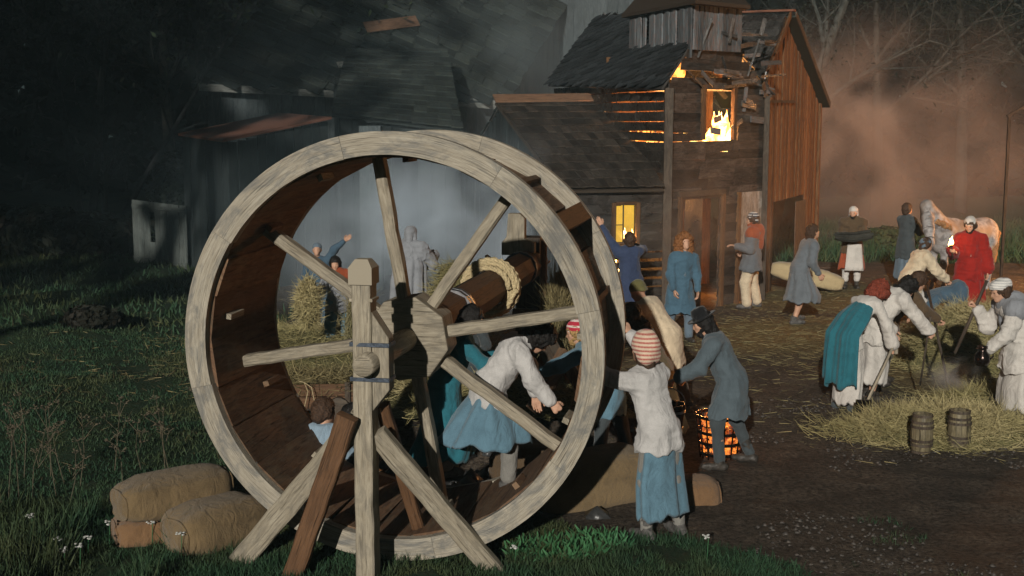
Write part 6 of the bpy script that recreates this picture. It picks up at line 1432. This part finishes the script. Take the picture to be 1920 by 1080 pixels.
g = Geo(); g.lathe([(.02, 0), (.035, .02), (.034, .04), (.001, .045)], (c_.x, c_.y, c_.z - .02), 10); g.build('wick', M['char_log'], tc, loc=(0, 0, 0))
lamp('torch_light', (c_.x, c_.y - .03, c_.z + .12), 5, (1, .5, .2), .05, tc)
bm = mid(J12['wr', 0], J12['wr', 1]) + Vector((-.04, -.14, -.02)); bd = empty('brushwood_bundle', bm, 0, 'shaggy dark brown bundle carried by the person in the white hood', 'bundle')
g = Geo(); rr = random.Random(9)
for k in range(46): a = rr.uniform(0, 6.28); r = .085 * math.sqrt(rr.random()); y, z = r * math.cos(a), r * math.sin(a); g.tube([(-.33 + rr.uniform(-.06, .06), y, z), (0, y * 1.1, z * 1.1 - .01), (.33 + rr.uniform(-.06, .06), y * 1.2, z * 1.2 + .03)], rr.uniform(.010, .02), 5)
o = g.build('twigs', M['brown_fibre'] if 'brown_fibre' in M else M['bark_dark'], bd); o['kind'] = 'stuff'
# bag held by the man in cream trousers; canvas roll on the ground; hay bundle; straw sheaf
cr = G(1500, 548); sack('long canvas roll lying behind the woman in the grey dress', (cr.x + .15, cr.y + .1, .30), (1.45, .42, .38), R_(-14), 'canvas', seed=12, ry=R_(12), ear=False, name='canvas_roll', cat='roll')
hc_ = mid(J22['wr', 0], J22['wr', 1]) ; hb_ = Vector((J22['wr', 1].x - .18, J22['wr', 1].y - .1, .45))
def bundle(label, c, rx, ry, rz_, n, mat, name='hay_bundle', vert=False, L=.35):
    root = empty(name, c, 0, label, 'hay bundle'); a = RNG.normal(size=(n, 3)); a /= np.linalg.norm(a, axis=1)[:, None]; P = a * (rnd(n) ** .5)[:, None] * np.array((rx, ry, rz_)) * (.7 + .6 * fbm(a * 2, 3))[:, None]
    D = RNG.normal(size=(n, 3)) * (np.array((.25, .25, 1.2)) if vert else np.array((1, 1, .9))); P = P - D / np.linalg.norm(D, axis=1)[:, None] * L * .25
    o = strands('straw', P, D, L * (.4 + .8 * rnd(n)), .006 + .006 * rnd(n), mat, root, -.05); o['kind'] = 'stuff'
    V, F = sdf_mesh([('e', (0, 0, 0), (rx * .72, ry * .72, rz_ * .72))], .04); fast_mesh('core', V, F, M['haybed'], root, True); return root
p = PT(578, 568, 17.5); bundle('big ragged armful of hay carried by the boy in jeans', p, .17, .17, .36, 3200, 'hay', L=.24)
p = PT(1048, 592, 14.2); bundle('tied straw sheaf held upright beside the far winch post', p, .14, .14, .36, 2600, 'straw', 'straw_sheaf', True, .5)
p = PT(676, 606, 17.0); bundle('pale straw bundle beside the boy in jeans, behind the front post', p, .20, .2, .45, 2200, 'straw', 'straw_bundle', True, .4)

# ------------------------------------------------------------------ horse
def horse():
    base = G(1750, 549); root = empty('horse', (base.x, base.y, 0), 0, 'dappled grey horse with ginger mane standing behind the man in the red robe', 'horse')
    # x to the animal's rear (screen right), head towards the camera-left; metres, horse about 1.5 m at the withers
    k = 1.0; ang = R_(28); c_, s_ = math.cos(ang), math.sin(ang)
    def q(x, y, z): return np.array((x * c_ - y * s_, x * s_ + y * c_, z))   # body axis x: from chest (0) to rump (+1.5)
    pr = [('c', q(.18, 0, 1.13), q(.85, 0, 1.10), .29, .31), ('c', q(.85, 0, 1.10), q(1.30, 0, 1.16), .31, .29), ('c', q(.10, 0, 1.12), q(.12, 0, 1.0), .24, .22), ('c', q(.25, 0, 1.36), q(.5, 0, 1.32), .13, .14),
          ('c', q(.12, 0, 1.20), q(-.18, -.04, 1.50), .28, .20), ('c', q(-.18, -.04, 1.48), q(-.36, -.08, 1.72), .20, .14),
          ('c', q(-.44, -.18, 1.50), q(-.56, -.34, 1.30), .125, .105), ('c', q(-.56, -.34, 1.30), q(-.64, -.46, 1.08), .098, .072), ('c', q(-.64, -.46, 1.08), q(-.65, -.49, 1.03), .074, .064),
          ('c', q(-.42, -.10, 1.58), q(-.42, -.10, 1.69), .030, .012), ('c', q(-.46, -.24, 1.58), q(-.47, -.26, 1.69), .030, .012), ('c', q(1.35, 0, 1.15), q(1.42, 0, 1.0), .25, .18)]
    for y in (-.14, .14):
        pr += [('c', q(.12, y, 1.0), q(.10, y, .62), .12, .062), ('c', q(.10, y, .62), q(.12, y, .58), .058, .055), ('c', q(.12, y, .58), q(.12, y, .14), .045, .036), ('c', q(.12, y, .12), q(.07, y, .04), .042, .055)]
        pr += [('c', q(1.30, y, 1.0), q(1.16, y, .72), .19, .10), ('c', q(1.16, y, .72), q(1.42, y, .50), .09, .055), ('c', q(1.42, y, .50), q(1.36, y, .14), .046, .038), ('c', q(1.36, y, .12), q(1.31, y, .04), .042, .055)]
    V, F = sdf_mesh(pr, .022, .06); fast_mesh('body', V, F, M['horse_coat'], root, True)
    mp = [('c', q(-.40, -.14, 1.60), q(-.18, -.04, 1.50), .05, .07), ('c', q(-.18, -.04, 1.50), q(.20, .02, 1.42), .075, .06), ('c', q(-.22, -.20, 1.44), q(.08, -.24, 1.30), .06, .06), ('c', q(-.45, -.22, 1.60), q(-.54, -.32, 1.44), .035, .022)]
    V, F = sdf_mesh(mp, .02, .03); V = folds(V, F, .05, (22, 22, 8)); fast_mesh('mane', V, F, M['mane'], root, True)
    V, F = sdf_mesh([('c', q(1.55, 0, 1.28), q(1.68, 0, 1.1), .05, .08), ('c', q(1.68, 0, 1.1), q(1.66, 0, .55), .08, .04)], .02, .03); V = folds(V, F, .03, (22, 22, 5)); fast_mesh('tail', V, F, M['mane'], root, True)
    g = Geo()
    for (a, b, r) in ((q(-.56, -.34, 1.30), .0, .108), (q(-.625, -.43, 1.13), 0, .084)):
        t = nrm(q(-.64, -.46, 1.08) - q(-.56, -.34, 1.30)); x = nrm(np.cross(t, (0, 0, 1))); y = np.cross(t, x); g.tube([a + r * (math.cos(k_) * x + math.sin(k_) * y) for k_ in np.linspace(0, 6.283, 19)], .011, 5)
    g.tube([q(-.62, -.33, 1.18), q(-.50, -.21, 1.36), q(-.40, -.10, 1.56)], .010, 5); g.build('bridle', M['leather'], root, True, loc=(0, 0, 0))
    for y in (-.07, .05):
        e = Geo(); p = q(-.545, -.30, 1.40) + q(0, y * 1.3, 0); e.ell(p, (.018, .014, .016), None, 8, 5); e.build('eye', M['eye'], root, True, loc=(0, 0, 0))
    return root
m, nt, b = newmat('horse_coat'); tc_ = nt.nodes.new('ShaderNodeTexCoord').outputs['Object']; n1 = noise(nt, tc_, 9, 4, .6); n2 = noise(nt, tc_, 2.0, 2)
c = mixc(nt, ramp(nt, n1, .42, .6), (.36, .34, .33), (.17, .155, .15)); c = mixc(nt, ramp(nt, n2, .5, .65), c, (.24, .17, .12)); nt.links.new(c, b.inputs['Base Color']); b.inputs['Roughness'].default_value = .7; bump(nt, b, noise(nt, tc_, 90, 2), .2, .01)
plain('mane', (.30, .16, .07), .8, 0, 60, .4, .8)
horse()

# ------------------------------------------------------------------ fires inside and beside the houses
p = at_wall(C0, C1, (h_win2[0] + h_win2[1]) / 2, h_win2[2] - .15, -.35)
hf = empty('house_fire', p, 0, 'blaze inside the upper window of the burning house', 'fire')
for k in range(16): flame(hf, (random.uniform(-.35, .40), random.uniform(.0, .5), random.uniform(-.2, .1)), random.uniform(.35, .75), random.uniform(.06, .13), 40 + k)
lamp('fire_light', (0.1, .1, .5), 600, (1, .42, .12), .25, hf)
lamp('fire_light', (-.9, 1.1, .5), 260, (1, .38, .10), .25, hf)
for k in range(14):
    t = k / 13; q = Vector(C0).lerp(LB, .12 + .45 * t); flame(hf, (q.x + .40 - p.x + random.uniform(0, .3), q.y + .2 - p.y, -.75), random.uniform(.9, 1.2), random.uniform(.12, .2), 60 + k, 'flame_soft')
p2 = at_wall(S0, S1, .75, .35, -.7); sf = empty('shed_fire', p2, 0, 'fire burning behind the slats of the low shed', 'fire')
for k in range(9): flame(sf, (random.uniform(-.45, .65), random.uniform(-.1, .3), -.1), random.uniform(.5, .9), random.uniform(.06, .13), 80 + k)
lamp('fire_light', (.2, -.1, .5), 90, (1, .42, .12), .2, sf)
p3 = at_wall(S0, S1, (h_sw[0] + h_sw[1]) / 2 + .06, h_sw[2] + .02, -.02); wf = empty('window_flame', p3, 0, 'flame licking at the lower edge of the yellow shed window', 'fire')
for k in range(4): flame(wf, (random.uniform(-.05, .1), 0, 0), random.uniform(.15, .3), random.uniform(.03, .05), 90 + k, 'torch_flame')
tf_ = empty('turret_fire', (cx.x, cx.y, TZ - .9), 0, 'firelight glowing through the holes of the roof turret', 'fire')
for k in range(3): flame(tf_, (random.uniform(-.3, .3), random.uniform(.1, .3), -.3), random.uniform(.4, .6), .1, 100 + k, 'flame_soft')
lamp('fire_light', (0, 0, 0), 14, (1, .40, .12), .15, tf_)
# doorway glow
lamp('fire_light', (.5, 1.0, -2.2), 60, (1, .36, .10), .2, hf)
# bonfire just beyond the right edge of the yard
bf = empty('bonfire', (13.2, 25.5, 0), 0, 'large bonfire of charred timbers just past the right edge of the yard', 'fire')
for k in range(12): a = k * .55; g = Geo(); g.beam((1.3 * math.cos(a), 1.3 * math.sin(a), 0), (.1 * math.cos(a + 2), .1 * math.sin(a + 2), 1.9), .12, .12, up=(.2, .3, 1)); g.build('timber', M['char_log'], bf)
for k in range(16): flame(bf, (random.uniform(-.8, .8), random.uniform(-.8, .8), .1), random.uniform(1.0, 2.4), random.uniform(.12, .28), 120 + k)
lamp('fire_light', (0, -.2, 2.2), 1750, (1, .40, .13), .6, bf)

# ------------------------------------------------------------------ air: haze and smoke
def volume(name, label, V=None, F=None, loc=(0, 0, 0), dens=.003, col=(.6, .75, .8), aniso=.2, nz=None, box=None, ell=None):
    m = bpy.data.materials.new(name); m.use_nodes = True; nt = m.node_tree; nt.nodes.clear(); out = nt.nodes.new('ShaderNodeOutputMaterial'); pv = nt.nodes.new('ShaderNodeVolumePrincipled')
    pv.inputs['Color'].default_value = (*col, 1); pv.inputs['Anisotropy'].default_value = aniso; pv.inputs['Density'].default_value = dens
    nt.links.new(pv.outputs[0], out.inputs['Volume'])
    g = Geo()
    if box: g.box(box[0], box[1])
    else:
        g.ell((0, 0, 0), (1, 1, 1), None, 24, 14)
        tc = nt.nodes.new('ShaderNodeTexCoord').outputs['Object']; ln = nt.nodes.new('ShaderNodeVectorMath'); ln.operation = 'LENGTH'; nt.links.new(tc, ln.inputs[0])
        fall = ramp(nt, ln.outputs['Value'], 1.0, .25)
        pos = nt.nodes.new('ShaderNodeNewGeometry').outputs['Position']; n1 = noise(nt, pos, nz or .8, 3, .55, .6)
        d = math_(nt, 'MULTIPLY', math_(nt, 'MULTIPLY', fall, fall), math_(nt, 'MULTIPLY', ramp(nt, n1, .40, .72), dens)); nt.links.new(d, pv.inputs['Density'])
    o = g.build(name, m); o.location = loc
    if ell: o.scale = ell
    tag(o, label, kind='stuff'); return o
HAZE = volume('haze', 'thin night haze over the whole yard', dens=.0015, col=(.55, .82, .92), aniso=.15, box=((0, 100, 10), (700, 380, 26)))
volume('smoke', 'pale grey smoke drifting behind the wheel', loc=PT(850, 465, 22.3), dens=1.35, aniso=-.15, col=(.80, .90, 1.0), ell=(4.2, 3.0, 2.5), nz=.7)
volume('smoke', 'brown-lit smoke rolling up at the right edge of the yard', loc=(9.6, 34, 2.6), dens=.7, aniso=-.1, col=(.76, .54, .42), ell=(6.5, 4.5, 4.6), nz=.42)
volume('smoke', 'thin smoke in front of the burning house', loc=PT(1340, 430, 20.6), dens=.35, col=(.8, .72, .66), ell=(2.2, 1.0, 2.3), nz=.9)
volume('smoke', 'white wisp of smoke rising from the poked hay', loc=PT(1790, 705, 14.6), dens=4, col=(.9, .88, .88), ell=(.55, .35, .30), nz=3.0)
volume('smoke', 'grey smoke trailing up beside the long barn roof', loc=PT(1000, 120, 31), dens=.22, col=(.75, .85, .9), ell=(4.0, 3.0, 4.0), nz=.4)
volume('smoke', 'broad thin blue-grey mist hanging over the left yard and the barn roofs', loc=PT(560, 250, 23.5), dens=.03, aniso=-.1, col=(.62, .84, .95), ell=(11, 4.5, 6.5), nz=.3)
